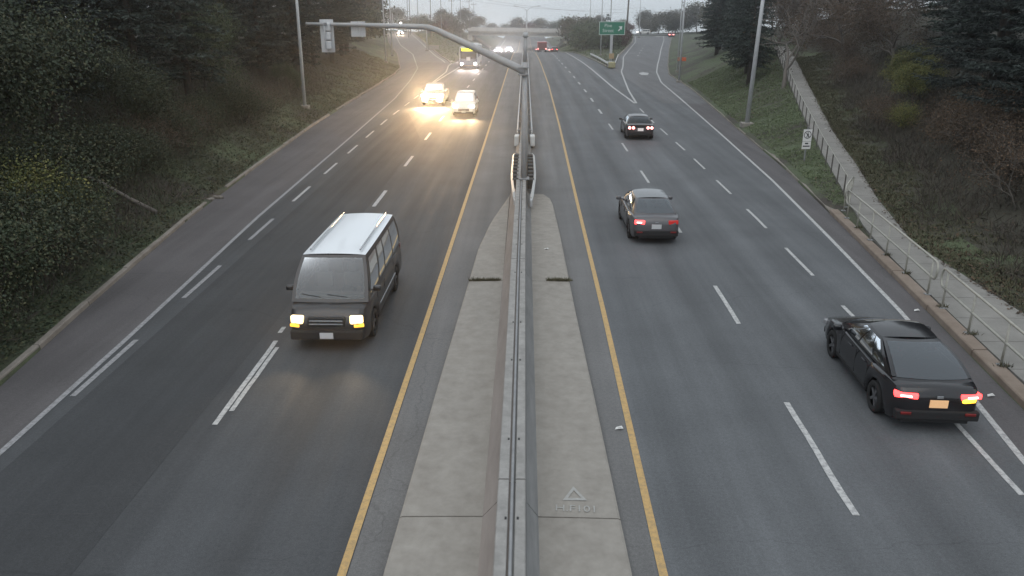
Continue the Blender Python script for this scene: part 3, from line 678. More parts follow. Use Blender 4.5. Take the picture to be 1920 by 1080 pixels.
# ------------------------------------------------------------------ no-pedestrians sign on the right verge
ps = thing('prohibition_sign', 'white no-pedestrians sign with black ring on the right grass verge', 'sign', (14.75, 40.9, gz(14.75, 40.9)), R(4))
PW = mat('sign_white', (.72, .71, .7), .5); PB = mat('sign_black', (.02, .02, .022), .5)
MB().box((0, .03, .85), (.06, .05, 1.9)).build('post', GALV_D, ps)
MB().box((0, 0, 1.35), (.46, .014, .62), bev=.003).build('panel', PW, ps); MB().box((0, 0, .83), (.46, .014, .38), bev=.003).build('lower_panel', PW, ps)
def ring(cx, cz, r0, r1, yv, n=28):
    V, F = [], []
    for k in range(n):
        a = 2 * math.pi * k / n; V += [(cx + r0 * math.cos(a), yv, cz + r0 * math.sin(a)), (cx + r1 * math.cos(a), yv, cz + r1 * math.sin(a))]
    F = [(2 * k, 2 * k + 1, (2 * k + 3) % (2 * n), (2 * k + 2) % (2 * n)) for k in range(n)]; return V, F
V, F = ring(0, 1.38, .165, .2, -.011); raw('prohibition_ring', V, F, PB, ps)
m_ = MB(); m_.poly([(-.13, -.0115, 1.49), (-.11, -.0115, 1.51), (.13, -.0115, 1.27), (.11, -.0115, 1.25)]); m_.build('slash', PB, ps)
f_ = MB(); V, F = ring(0.01, 1.48, 0, .028, -.0105, 10); raw('figure_head', V, F, PB, ps)
f_.poly([(-.035, -.0105, 1.44), (.05, -.0105, 1.44), (.06, -.0105, 1.36), (.035, -.0105, 1.33), (-.03, -.0105, 1.34)])
f_.poly([(-.03, -.0105, 1.335), (.01, -.0105, 1.335), (-.03, -.0105, 1.24), (-.065, -.0105, 1.245)]); f_.poly([(.01, -.0105, 1.335), (.04, -.0105, 1.33), (.075, -.0105, 1.25), (.04, -.0105, 1.24)])
f_.build('walking_figure', PB, ps)
MB().box((.0, -.0095, .93), (.17, .004, .07)).build('printed_line', PB, ps); MB().box((0, -.0095, .79), (.36, .004, .06)).build('printed_line', PB, ps)

# ------------------------------------------------------------------ pipe railings
def rounded(a, b, z0_, z1_):
    return a
RAIL_D = mat('dark_weathered_rail', (.1, .092, .08), .7, .1)
def railing(label, ys, fx, fz, posts, h=1.05, mid=.55, rad=.032, name='pipe_railing', dark=False):
    t = thing(name, label, 'railing')
    ya, yb = ys
    n = max(2, int((yb - ya) / 1.2))
    def P(yy, zz): return (fx(yy), yy, fz(yy) + zz)
    top = [P(v, h) for v in grow(ya + .18, yb - .18, n)]; low = [P(v, mid) for v in grow(ya + .18, yb - .18, n)]
    endA = [P(ya + .18 - .16 * math.sin(a), (h + mid) / 2 + (h - mid) / 2 * math.cos(a)) for a in grow(0, math.pi, 7)]
    endB = [P(yb - .18 + .16 * math.sin(a), (h + mid) / 2 - (h - mid) / 2 * math.cos(a)) for a in grow(0, math.pi, 7)]
    if dark:
        MB().tube([P(v, h) for v in grow(ya, yb, n)], rad * .6, 6).build('top_rail', RAIL, t)
        for yy in posts: MB().box(P(yy, h / 2 - .05), (.05, .05, h + .1), bev=.008).build('rail_post', RAIL_D, t)
        return t
    MB().tube(top, rad, 8).build('top_rail', RAIL, t); MB().tube(low, rad, 8).build('lower_rail', RAIL, t)
    MB().tube(endA, rad, 8).build('end_bend', RAIL, t); MB().tube(endB, rad, 8).build('end_bend', RAIL, t)
    for yy in posts:
        MB().tube([P(yy, -.05), P(yy, h)], rad * .9, 8).build('rail_post', RAIL, t)
        MB().box(P(yy, .012), (.16, .16, .02)).build('foot_plate', GALV_D, t)
    return t
FX = lambda yy: itp(yy, KR) + .32
railing('nearest pipe railing on the sidewalk kerb beside the black car', (8.0, 20.15), FX, C(.15), [8.6, 10.7, 12.6, 14.4, 16.15, 18.0, 19.75])
railing('pipe railing on the sidewalk kerb between the black car and the path bend', (20.45, 29.9), FX, C(.15), [20.85, 22.76, 24.65, 26.43, 28.1, 29.5])
railing('short return railing where the path leaves the road', (30.3, 32.3), lambda yy: 12.7 + (yy - 30.3) * .55, lambda yy: .2, [30.5, 31.1, 31.6, 32.1], name='return_railing')
FP = lambda yy: itp(yy, PL) - .16
railing('long low pipe railing climbing along the left edge of the footpath', (32.6, 83), FP, lambda yy: itp(yy, ZP), list(np.arange(33, 83, 2.05)), .92, .55, .03, dark=True)

# ------------------------------------------------------------------ bridge
br = thing('overpass_bridge', 'grey concrete overpass carrying the street across the highway', 'bridge', (0, 279, 0))
def deck(name, y_, d_, za, zb_, m, x0=-19.5, x1=16.2):
    # piece following the street grade; za, zb_ relative to road level
    V = []
    for x in (x0, x1):
        zz = zstreet(x) if x > -18 else 1.5
        for (yy, z) in ((y_, za), (y_ + d_, za), (y_ + d_, zb_), (y_, zb_)): V.append((x, yy, zz + z))
    raw(name, V, [(0, 1, 5, 4), (1, 2, 6, 5), (2, 3, 7, 6), (3, 0, 4, 7), (0, 3, 2, 1), (4, 5, 6, 7)], m, br)
BRC = mat('bridge_concrete', (.42, .405, .375), .8, noise=(.5, 6), col2=(.52, .5, .47)); BRD = mat('bridge_girder', (.1, .1, .1), .8)
deck('deck_slab', -.3, 14.6, -.35, -.02, BRC); deck('parapet', -.4, .35, -.02, 1.05, BRC); deck('parapet', 14.0, .35, -.02, 1.05, BRC)
deck('fascia', -.46, .3, -.5, -.03, BRC)
for k in range(5): deck('girder', .1 + k * 3, .55, -1.35, -.37, BRC if k == 0 else BRD)
for s, x in ((-1, -19), (1, 15.7)):
    MB().box((x, 7, -2.2), (1.6, 14, 4.8)).build('abutment', BRC, br)
for x in (0.1,):
    for k in range(4): MB().tube([(x, 1.5 + k * 3.6, -5), (x, 1.5 + k * 3.6, -.2)], .45, 12).build('pier_column', BRC, br)
    MB().box((x, 7, -.3), (1.1, 13, .5)).build('pier_cap', BRC, br)
for k, x in enumerate(np.arange(-19, 16, 2.5)): MB().tube([(x, -.25, zstreet(x) + 1.05), (x, -.25, zstreet(x) + 1.45)], .05, 6).build('rail_post', GALV_D, br)
MB().tube([(x, -.25, zstreet(x) + 1.45) for x in np.arange(-19, 16.1, 5)], .05, 6).build('hand_rail', GALV_D, br)
for side, x0, x1 in ((-1, -11.6, -18.3), (1, 10.8, 15)):
    raw('slope_paving', [(x0, -.5, -4.6), (x1, -.5, .1), (x1, 14, .1), (x0, 14, -4.6)], [(0, 1, 2, 3)], CONC, br)

# ------------------------------------------------------------------ vehicles
def glass(name, tint, ior=1.6):
    m = bpy.data.materials.new(name); m.use_nodes = True; n = m.node_tree; n.nodes.clear()
    tr = n.nodes.new('ShaderNodeBsdfTransparent'); tr.inputs[0].default_value = (*tint, 1)
    gl = n.nodes.new('ShaderNodeBsdfGlossy'); gl.inputs['Roughness'].default_value = .04; gl.inputs[0].default_value = (.9, .95, 1, 1)
    fr = n.nodes.new('ShaderNodeFresnel'); fr.inputs[0].default_value = ior; mx = n.nodes.new('ShaderNodeMixShader'); o = n.nodes.new('ShaderNodeOutputMaterial')
    n.links.new(fr.outputs[0], mx.inputs[0]); n.links.new(tr.outputs[0], mx.inputs[1]); n.links.new(gl.outputs[0], mx.inputs[2]); n.links.new(mx.outputs[0], o.inputs[0])
    return m
GLASS = glass('vehicle_glass', (.3, .33, .33)); GLASS_L = glass('vehicle_windscreen_glass', (.55, .62, .6), 1.7); GLASS_F = glass('fastback_glass', (.25, .28, .3), 2.1)
BUSGLASS = mat('bus_glass', (.02, .024, .026), .08, spec=.9, coat=.5)
CABIN = mat('cabin_trim', (.035, .035, .038), .8); SEAT = mat('seat_cloth', (.075, .075, .08), .9); DASH = mat('dashboard', (.05, .05, .052), .6)
CHROME = mat('chrome_trim', (.45, .46, .47), .25, .8)
RIM = mat('alloy_rim', (.22, .22, .23), .35, .7)
PLATE = mat('licence_plate', (.5, .5, .5), .5); PLATE_W = mat('licence_plate_lit', (.62, .42, .24), .5, emit=(1, .5, .2), es=.35)  # second plate: warm lamp light put into its colour and a faint glow
TAIL = mat('tail_lamp_lit', (.35, .01, .01), .3, emit=(1, .05, .05), es=5.0)
TAILHOT = mat('tail_lamp_core', (.5, .05, .05), .3, emit=(1, .3, .28), es=7)
TAILDIM = mat('tail_lamp_dim', (.22, .015, .015), .3, emit=(1, .04, .03), es=.25)
AMBER = mat('turn_signal_lit', (.7, .35, .02), .3, emit=(1, .55, .03), es=5)
HEAD = mat('head_lamp_lit', (.9, .9, .85), .3, emit=(1, .7, .27), es=2.2)
HEADC = mat('head_lamp_lit_cool', (.9, .9, .9), .3, emit=(1, .93, .88), es=22)
GLARE = mat('high_beam_lit', (.9, .9, .9), .3, emit=(1, .9, .62), es=260)
LENS = mat('unlit_lamp_lens', (.25, .25, .26), .2, spec=.8)
TAILOFF = mat('unlit_tail_lens', (.16, .012, .012), .3)
FOGA = mat('amber_marker_lit', (.8, .4, .05), .3, emit=(1, .55, .05), es=1.5)
UNDER = mat('underbody_black', (.012, .012, .013), .8)
def paint(name, c, rough=.3): return mat('paint_' + name, c, rough, .0, coat=.45, spec=.45)
WHEELS = {}
def wheel_mesh(r_, wd):
    k = (round(r_, 2), round(wd, 2))
    if k in WHEELS: return WHEELS[k]
    def lathe(pr_, n=20):
        V, F = [], []; q = len(pr_)
        for i in range(n):
            a = 2 * math.pi * i / n
            V += [(x, rr * math.cos(a), rr * math.sin(a)) for x, rr in pr_]
        for i in range(n):
            for j in range(q - 1): F.append((i * q + j, i * q + j + 1, ((i + 1) % n) * q + j + 1, ((i + 1) % n) * q + j))
        return fast('tyre', V, F, True)
    h = wd / 2
    ty = lathe([(-h * .8, r_ * .62), (-h, r_ * .7), (-h, r_ * .92), (-h * .8, r_), (h * .8, r_), (h, r_ * .92), (h, r_ * .7), (h * .8, r_ * .62)]); ty.materials.append(RUBBER)
    b = MB()
    for i in range(5):
        a = 2 * math.pi * i / 5
        b.box((h * .62, math.cos(a) * r_ * .33, math.sin(a) * r_ * .33), (.03, r_ * .62, .055), Matrix.Rotation(a, 3, 'X'))
    b.tube([(h * .5, 0, 0), (h * .72, 0, 0)], r_ * .13, 10)
    b.tube([(-h * .3, 0, 0), (h * .3, 0, 0)], r_ * .62, 18)
    o = b.build('rim', RIM); rm = o.data; bpy.data.objects.remove(o)
    WHEELS[k] = (ty, rm); return WHEELS[k]
def bez(t, pts): return float(np.interp(t, [p[0] for p in pts], [p[1] for p in pts]))
def vehicle(name, label, cat, loc, rz, P):
    t = thing(name, label, cat, loc, rz, P.get('group'))
    L, W = P['L'], P['W'] / 2; pm = P['paint']; wr = P.get('wr', .33)
    ax = P['axles']; bot = P.get('bot', .2)
    st = sorted(set([round(v, 4) for v in grow(0, 1, 41)] + [round(a + k * wr * 1.14 / L / 5, 4) for a in ax for k in range(-5, 6)] + [.008, .02, .04, .96, .98, .992]))
    V, F = [], []; NS = 9
    for s in st:
        yv = (s - .5) * L; w_ = W * bez(s, P['plan']); zt = bez(s, P['top']); zb = bot + bez(s, P.get('lift', [(0, .12), (.06, .02), (.94, .0), (1, .06)]))
        for a in ax:
            d = abs(s - a) * L; ra = wr * 1.16
            if d < ra: zb = max(zb, wr + math.sqrt(max(ra * ra - d * d, 0)) * .98)
        zb = min(zb, zt - .12); hh = zt - zb; cr = P.get('crown', .03)
        bel = P.get('shoulder', .94)
        sec = [(0, zb), (w_ * .94, zb), (w_ * .985, zb + hh * .12), (w_, zb + hh * .42), (w_ * .995, zb + hh * .62), (w_ * .975, zb + hh * .82), (w_ * bel, zb + hh * .955), (w_ * bel * .86, zt), (0, zt + cr)]
        if s in (st[0], st[-1]): sec = [(x * .97, z) for x, z in sec]
        V += [(x, yv, z) for x, z in sec] + [(-x, yv, z) for x, z in sec[-2:0:-1]]
    n = 2 * NS - 2
    for i in range(len(st) - 1):
        for k in range(n): F.append((i * n + k, i * n + (k + 1) % n, (i + 1) * n + (k + 1) % n, (i + 1) * n + k))
    F += [tuple(range(n)), tuple(range(len(V) - 1, len(V) - n - 1, -1))]
    me = bpy.data.meshes.new('body'); me.from_pydata(V, [], F); me.materials.append(pm); me.materials.append(UNDER)
    bm = bmesh.new(); bm.from_mesh(me); bmesh.ops.recalc_face_normals(bm, faces=bm.faces)
    for f in bm.faces:
        f.smooth = True
        ks = sorted({v.index % n for v in f.verts})
        if len(f.verts) == 4 and (ks == [0, 1] or ks == [0, n - 1]): f.material_index = 1; f.smooth = False
    bm.to_mesh(me); bm.free()
    body = link('body', me, None, t)
    md_ = body.modifiers.new('edge', 'EDGE_SPLIT'); md_.split_angle = R(50)
    # greenhouse
    if 'gh' in P:
        G = P['gh']   # rear base (s,z), roof rear, roof front, front base
        rb, rr_, rf, fb = G; yb = [(q[0] - .5) * L for q in G]; zz = [q[1] for q in G]
        wb, wt = W * P.get('ghb', .9), W * P.get('ght', .7)
        er = P.get('endround', .06)
        def side(u, v, s):
            yv = (yb[0] + (yb[3] - yb[0]) * u) * (1 - v) + (yb[1] + (yb[2] - yb[1]) * u) * v
            z = (zz[0] + (zz[3] - zz[0]) * u) * (1 - v) + (zz[1] + (zz[2] - zz[1]) * u) * v
            x = wb + (wt - wb) * v + .035 * math.sin(math.pi * v)
            x *= 1 - er * (abs(2 * u - 1) ** 3)
            return (s * x, yv, z)
        def endp(u, v, fr):
            # u across -1..1, v up 0..1
            a = side(1 if fr else 0, v, 1); sg_ = 1 if fr else -1; bow = P.get('bow', .1) * (1 - u * u) * sg_ * (1 - .45 * v) + sg_ * P.get('bulge', .05) * math.sin(math.pi * v)
            return (a[0] * u, a[1] + bow, a[2] + .012 * (1 - u * u) + P.get('bulge', .05) * .7 * math.sin(math.pi * v))
        def roof(u, v):
            a = side(v, 1, 1); bw = P.get('bow', .1) * .55 * (1 - u * u) * ((2 * v - 1) ** 5)
            return (a[0] * u, a[1] + bw, a[2] + .012 * (1 - u * u) + P.get('rcrown', .06) * (1 - u * u) ** .8 * math.sin(math.pi * (.08 + .84 * v)) ** .5)
        def patch(name, fn, us, vs, m, off=0, holes=()):
            us = sorted(set(us) | {b for h in holes for b in h[:2]}); vs = sorted(set(vs) | {b for h in holes for b in h[2:]})
            V = [fn(u, v) for v in vs for u in us]; k = len(us)
            inh = lambda u, v: any(h[0] < u < h[1] and h[2] < v < h[3] for h in holes)
            F = [(j * k + i, j * k + i + 1, (j + 1) * k + i + 1, (j + 1) * k + i) for j in range(len(vs) - 1) for i in range(k - 1) if not inh((us[i] + us[i + 1]) / 2, (vs[j] + vs[j + 1]) / 2)]
            V = [Vector(p) for p in V]
            if off:
                c = Vector((0, (yb[0] + yb[3]) / 2, zz[0]))
                a, b_, d_ = V[0], V[k - 1], V[-k]; nn = (b_ - a).cross(d_ - a).normalized()
                mid = sum(V, Vector()) / len(V)
                if nn.dot(mid - c) < 0: nn = -nn
                V = [p + nn * off for p in V]
            return raw(name, V, F, m, t, True)
        us, vs = grow(0, 1, 11), grow(0, 1, 6); ue = grow(-1, 1, 11)
        gm = P.get('cabpaint', pm)
        SW = P.get('sidewin', [(.1, .3), (.33, .6), (.63, .88)]); rw = P.get('rwv', (.12, .92))
        for s in (-1, 1): patch('cab_side', lambda u, v, s=s: side(u, v, s), us, vs, gm, 0, [(a + .006, b_ - .006, .13, .87) for a, b_ in SW])
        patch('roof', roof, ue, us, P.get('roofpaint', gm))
        patch('cab_front', lambda u, v: endp(u, v, True), ue, vs, gm, 0, [(-.885, .885, .085, .915)]); patch('cab_rear', lambda u, v: endp(u, v, False), ue, vs, gm, 0, [(-.885, .885, rw[0] + .015, rw[1] - .015)] if P.get('rearwin', True) else [])
        gl = P.get('glass', GLASS)
        patch('windscreen', lambda u, v: endp(u, v, True), grow(-.9, .9, 9), grow(.07, .93, 5), gl, .007)
        if P.get('rearwin', True): patch('rear_window', lambda u, v: endp(u, v, False), grow(-.9, .9, 9), grow(*P.get('rwv', (.12, .92)), 5), gl, .007)
        for (a, b_) in P.get('sidewin', [(.1, .3), (.33, .6), (.63, .88)]):
            for s in (-1, 1):
                patch('side_window', lambda u, v, s=s: side(u, v, s), grow(a, b_, 6), grow(.12, .88, 4), P.get('sglass', GLASS), .006)
        # cabin seen through the glass
        s0, s1 = rb[0] + .01, fb[0] - .01; ss_ = grow(s0, s1, 12); V, F = [], []
        for sv in ss_:
            z = bez(sv, P['top']) + P.get('crown', .03) + .008; V += [(-wb * .95, (sv - .5) * L, z), (wb * .95, (sv - .5) * L, z)]
        raw('cabin_tray', V, [(2 * i, 2 * i + 1, 2 * i + 3, 2 * i + 2) for i in range(11)], CABIN, t)
        bz = bez((s0 + s1) / 2, P['top']); hh_ = zz[1] - bz
        for sv in P.get('seats', [.53, .33]):
            for x in (-.36, .36):
                q = MB().box((x, (sv - .5) * L, bz + hh_ * .22), (.46, .13, hh_ * .52), bev=.05); q.build('seat_back', SEAT, t)
                MB().box((x, (sv - .5) * L + .02, bz + hh_ * .62), (.25, .1, hh_ * .3), bev=.04).build('headrest', SEAT, t)
        yd = yb[3] - .32; MB().box((0, yd, bz + .07), (wb * 1.7, .3, .1), bev=.04).build('dashboard', DASH, t)
        MB().tube([(-.36 + .17 * math.cos(a), yd - .2 - .06 * math.sin(a), bz + .1 + .15 * math.sin(a)) for a in grow(0, 2 * math.pi, 15)], .016, 6, cap=False).build('steering_wheel', BLACK, t)
        MB().box((0, yb[2] + .06, zz[2] - .1), (.22, .03, .06), bev=.01).build('rear_view_mirror', BLACK, t)
        if P.get('wipers'):
            for x in (-.45, .2): MB().tube([endp(x / wb, .1, True), tuple(Vector(endp((x + .5) / wb, .16, True)) + Vector((0, .02, .01)))], .012, 5).build('wiper', BLACK, t)
    # wheels
    ty, rm = wheel_mesh(wr, .22)
    for a in ax:
        for s in (-1, 1):
            o = link('wheel', ty, None, t); o.location = (s * (W - .13), (a - .5) * L, wr)
            if s < 0: o.rotation_euler = (0, 0, math.pi)
            link('rim', rm, None, o)
    # mirrors, handles, sills
    if 'mirror' in P:
        ms, mz = P['mirror']
        for s in (-1, 1):
            q = MB().box((s * (W + .09), (ms - .5) * L, mz), (.2, .12, .14), bev=.04); q.tube([(s * (W * .86), (ms - .5) * L, mz - .06), (s * (W + .04), (ms - .5) * L, mz - .03)], .025, 6)
            q.build('door_mirror', P.get('mirrorpaint', pm), t, True)
    for hs_ in P.get('handles', []):
        for s in (-1, 1): MB().box((s * (W * .985), (hs_ - .5) * L, P.get('hz', .82)), (.03, .2, .03), bev=.008).build('door_handle', P.get('handlemat', pm), t)
    for ds in P.get('seams', []):
        for s in (-1, 1): MB().box((s * (W * .992), (ds - .5) * L, P.get('hz', .82) - .2), (.012, .014, .52)).build('door_seam', UNDER, t)
    zs = P.get('sill', .3)
    for s in (-1, 1): MB().box((s * W * .965, (ax[0] + ax[1] - 1) / 2 * L, zs), (.05, (ax[1] - ax[0]) * L - wr * 2.5, .09), bev=.02).build('sill_trim', P.get('sillmat', UNDER), t)
    # ends
    for key, yv, sg in (('rear', -L / 2, -1), ('front', L / 2, 1)):
        for it in P.get(key, []):
            nm, x, z, dx, dz, dep, m, ins = it[:8]; tilt = it[8] if len(it) > 8 else 0
            xs_ = (-x, x) if x else (0,)
            for xx in xs_:
                mm = m[0 if xx < 0 else 1] if isinstance(m, tuple) else m
                if mm is None: continue
                b = MB().box((xx, yv - sg * ins, z), (dx, dep, dz), Matrix.Rotation(-sg * math.copysign(tilt, xx) if xx else 0, 3, 'Z'), bev=min(dx, dz, dep) * .22)
                b.build(nm, mm, t)
    return t
def beam_lamp(parent, x, y, z, power, col, pitch=-4, size=75, blend=.8):
    l = bpy.data.lights.new('head_beam', 'SPOT'); l.energy = power; l.color = col; l.spot_size = R(size); l.spot_blend = blend; l.shadow_soft_size = .08
    o = bpy.data.objects.new('head_beam', l); COL.objects.link(o); o.parent = parent; o.location = (x, y, z); o.rotation_euler = (R(90 + pitch), 0, 0)
    return o
SEDAN = dict(L=4.65, W=1.82, axles=[.2, .79], wr=.33, plan=[(0, .72), (.012, .82), (.04, .9), (.12, .975), (.3, 1), (.7, 1), (.88, .965), (.96, .88), (.988, .78), (1, .68)],
             top=[(0, .74), (.01, .86), (.03, .95), (.1, .985), (.3, .93), (.68, .93), (.74, .93), (.88, .83), (.96, .72), (.99, .62), (1, .52)],
             gh=[(.1, .96), (.27, 1.4), (.52, 1.44), (.735, .93)], ghb=.9, ght=.66, mirror=(.67, .98), handles=[.36, .54], seams=[.45, .655, .3])
def rear_std(lamps, plate=PLATE, zl=.8, wl=.36, hl=.15, W=1.82):
    return [('tail_lamp', W * .325, zl, wl, hl, .16, lamps, .1, R(13)), ('rear_bumper', 0, .42, W * .86, .2, .14, UNDER, .03), ('licence_plate', 0, .66, .34, .16, .02, plate, -.006), ('badge', 0, .8, .12, .05, .02, CHROME, -.004), ('lamp_core', W * .33, zl, wl * .5, hl * .35, .17, (TAILHOT if lamps[0] is TAIL else None, TAILHOT if lamps[1] is TAIL else None), .085, R(13)), ('lower_valance', 0, .27, W * .7, .1, .1, BLACK, .1), ('reflector', W * .33, .47, .2, .05, .03, TAILOFF, -.045)]
def front_std(lamp, W=1.82, zl=.575, grille=BLACK, wl=.34, hl=.12):
    return [('head_lamp', W * .345, zl, wl, hl, .18, lamp, .13, R(16)), ('grille', 0, .54, W * .46, .17, .08, grille, .02), ('front_bumper', 0, .33, W * .8, .16, .12, UNDER, .03), ('licence_plate', 0, .42, .32, .14, .02, PLATE, -.04)]
# black car changing lanes
PK = paint('black', (.010, .010, .012), .25)
P = dict(SEDAN, glass=GLASS_F, paint=PK, L=4.5, W=1.76, gh=[(.085, .97), (.36, 1.35), (.51, 1.38), (.745, .93)], bulge=.075, bow=.13, ghb=.9, ght=.66, rear=rear_std((TAIL, TAIL), PLATE_W, hl=.11, wl=.42) + [('turn_lamp', .55, .735, .26, .075, .1, (None, AMBER), .035, R(13))], front=front_std(LENS), rwv=(.06, .9), endround=.04)
bc = vehicle('sedan_car', 'black sedan nearest the railing, right turn signal lit, changing lanes', 'car', (8.06, 15.55, 0), R(-3), P)
# grey sedan
PG = paint('charcoal_grey', (.075, .073, .078), .35)
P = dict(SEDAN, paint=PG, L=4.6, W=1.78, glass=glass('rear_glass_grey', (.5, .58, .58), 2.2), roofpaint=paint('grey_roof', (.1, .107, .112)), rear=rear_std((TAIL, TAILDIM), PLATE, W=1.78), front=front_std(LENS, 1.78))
vehicle('sedan_car', 'dark grey sedan in the inner eastbound lane with one bright tail lamp', 'car', (4.62, 28.5, 0), 0, P)
# coupe with twin round lamps
PC = paint('dark_brown_grey', (.035, .033, .035), .3)
P = dict(SEDAN, paint=PC, L=4.5, W=1.85, gh=[(.13, .95), (.3, 1.33), (.5, 1.36), (.7, .93)], rear=[('rear_bumper', 0, .42, 1.55, .22, .14, UNDER, .03), ('licence_plate', 0, .68, .36, .18, .02, mat('licence_plate_bright', (.75, .72, .7), .5, emit=(1, .85, .8), es=.25), -.006), ('tail_panel', 0, .78, 1.6, .2, .05, BLACK, .03), ('boot_lip', 0, .95, 1.3, .04, .14, PC, .08)], front=front_std(LENS, 1.85))  # plate brightness is light put in as a weak glow of its own
cp = vehicle('coupe_car', 'dark coupe with two pairs of round red tail lamps in the middle eastbound lane', 'car', (7.42, 52.0, 0), R(-1.5), P)
for x in (-.7, -.46, .46, .7): MB().tube([(x, -2.24, .79), (x, -2.3, .79)], .085, 12).build('tail_lamp', TAILHOT, cp)
# oncoming dark van
PV = paint('dark_van', (.022, .021, .022), .35)
VAN = dict(seats=[.72, .52, .32], wipers=True, L=5.5, W=1.98, axles=[.2, .82], wr=.36, bot=.24, paint=PV, plan=[(0, .95), (.01, .985), (.3, 1), (.8, 1), (.93, .965), (.975, .9), (1, .8)],
           top=[(0, 1.1), (.7, 1.1), (.86, 1.12), (.93, 1.08), (.965, 1.02), (.985, .9), (1, .7)], gh=[(.006, 1.09), (.02, 2.02), (.775, 2.06), (.915, 1.1)], ghb=.965, ght=.8, endround=.02, bow=.08,
           rwv=(.2, .8), sidewin=[(.04, .27), (.3, .53), (.56, .71), (.75, .95)], mirror=(.83, 1.3), handles=[.66], hz=.98, seams=[.56, .74], sill=.36, glass=GLASS_L,
           roofpaint=mat('paint_pale_van_roof', (.72, .75, .77), .4, coat=.4),  # sky reflection put into the roof colour, over an otherwise dark body
           rear=[('tail_lamp', .88, .95, .12, .4, .1, TAILOFF, .03), ('rear_bumper', 0, .42, 1.8, .2, .16, UNDER, .03)],
           front=[('head_lamp', .7, .8, .32, .2, .2, HEAD, .1, R(14)), ('amber_marker', .76, .66, .24, .07, .14, FOGA, .07, R(14)), ('grille', 0, .76, .9, .24, .1, BLACK, .02), ('grille_bar', 0, .8, .8, .03, .04, CHROME, -.035), ('grille_bar', 0, .72, .8, .03, .04, CHROME, -.035), ('front_bumper', 0, .44, 1.75, .24, .2, UNDER, .02), ('licence_plate', 0, .44, .32, .15, .02, PLATE, -.085)])
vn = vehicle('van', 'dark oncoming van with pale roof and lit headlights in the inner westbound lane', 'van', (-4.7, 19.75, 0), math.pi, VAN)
for s in (-.62, .62): MB().tube([(s, -2.4, 2.13), (s, 1.35, 2.14)], .022, 6).build('roof_rail', CHROME, vn)
for s in (-1, 1): MB().box((s * .985, -.15, .62), (.03, 2.4, .05), bev=.01).build('side_moulding', CHROME, vn)
beam_lamp(vn, -.7, 2.76, .8, 130, (1, .72, .42)); beam_lamp(vn, .7, 2.76, .8, 130, (1, .72, .42))
for s in (-.7, .7): beam_lamp(vn, s, 2.76, .8, 130, (1, .55, .22), 18, 50, 1)
# oncoming white SUV
PW_ = paint('white', (.62, .61, .58), .35)
SUV = dict(SEDAN, L=4.6, W=1.85, wr=.36, bot=.24, paint=PW_, top=[(0, .8), (.01, .98), (.04, 1.03), (.3, 1.02), (.7, 1.02), (.76, 1.02), (.9, .96), (.97, .86), (.99, .75), (1, .6)], gh=[(.015, 1.03), (.08, 1.62), (.55, 1.68), (.755, 1.02)], ght=.74, sidewin=[(.06, .3), (.33, .6), (.63, .9)], mirror=(.7, 1.1), hz=.9, sill=.34,
           rear=[('tail_lamp', .72, .98, .24, .3, .14, TAILOFF, .08, R(12)), ('rear_bumper', 0, .45, 1.6, .22, .14, UNDER, .03), ('licence_plate', 0, .75, .34, .16, .02, PLATE, -.006)],
           front=front_std(HEADC, 1.85, .8, BLACK, .36, .17))
su = vehicle('suv_car', 'white oncoming car with lit headlights in the inner westbound lane', 'car', (-4.75, 63.4, 0), math.pi, SUV)
beam_lamp(su, -.62, 2.4, .8, 900, (1, .66, .34), -3); beam_lamp(su, .62, 2.4, .8, 900, (1, .66, .34), -3)
for s in (-1, 1): beam_lamp(su, s * .62, 2.4, .8, 420, (1, .72, .42), 5, 30, 1)
# pickup with dazzling beams
PU = paint('silver_truck', (.3, .3, .29), .35)
PICK = dict(SEDAN, L=5.5, W=1.98, wr=.38, bot=.3, paint=PU, axles=[.2, .8], plan=[(0, .95), (.02, .99), (.5, 1), (.9, .98), (.97, .93), (1, .86)], top=[(0, 1.05), (.38, 1.08), (.76, 1.08), (.95, 1.02), (.985, .95), (1, .8)], gh=[(.4, 1.08), (.43, 1.72), (.62, 1.76), (.755, 1.08)], ghb=.92, ght=.76, sidewin=[(.08, .45), (.5, .92)], mirror=(.7, 1.2), hz=1.0, sill=.42,
            rear=[('tail_lamp', .86, .9, .16, .34, .12, TAILOFF, .04)], front=[('head_lamp', .7, .86, .42, .24, .2, GLARE, .06, R(12)), ('fog_lamp', .62, .54, .4, .16, .16, GLARE, -.03), ('lamp_bar', 0, .9, .86, .16, .1, GLARE, .0), ('grille', 0, .74, .9, .14, .1, CHROME, .01), ('front_bumper', 0, .5, 1.8, .2, .2, CHROME, .02)])  # lower pair and centre bar are added glow boxes that widen the glare
pk = vehicle('pickup_truck', 'oncoming pickup with dazzling yellow-white beams in the outer westbound lane', 'truck', (-8.0, 71.0, 0), math.pi, PICK)
for s in (-1, 1):
    beam_lamp(pk, s * .7, 2.85, .86, 1800, (1, .6, .28), -2, 120)
    beam_lamp(pk, s * .7, 2.85, .86, 5200, (1, .6, .27), 5, 30, 1)
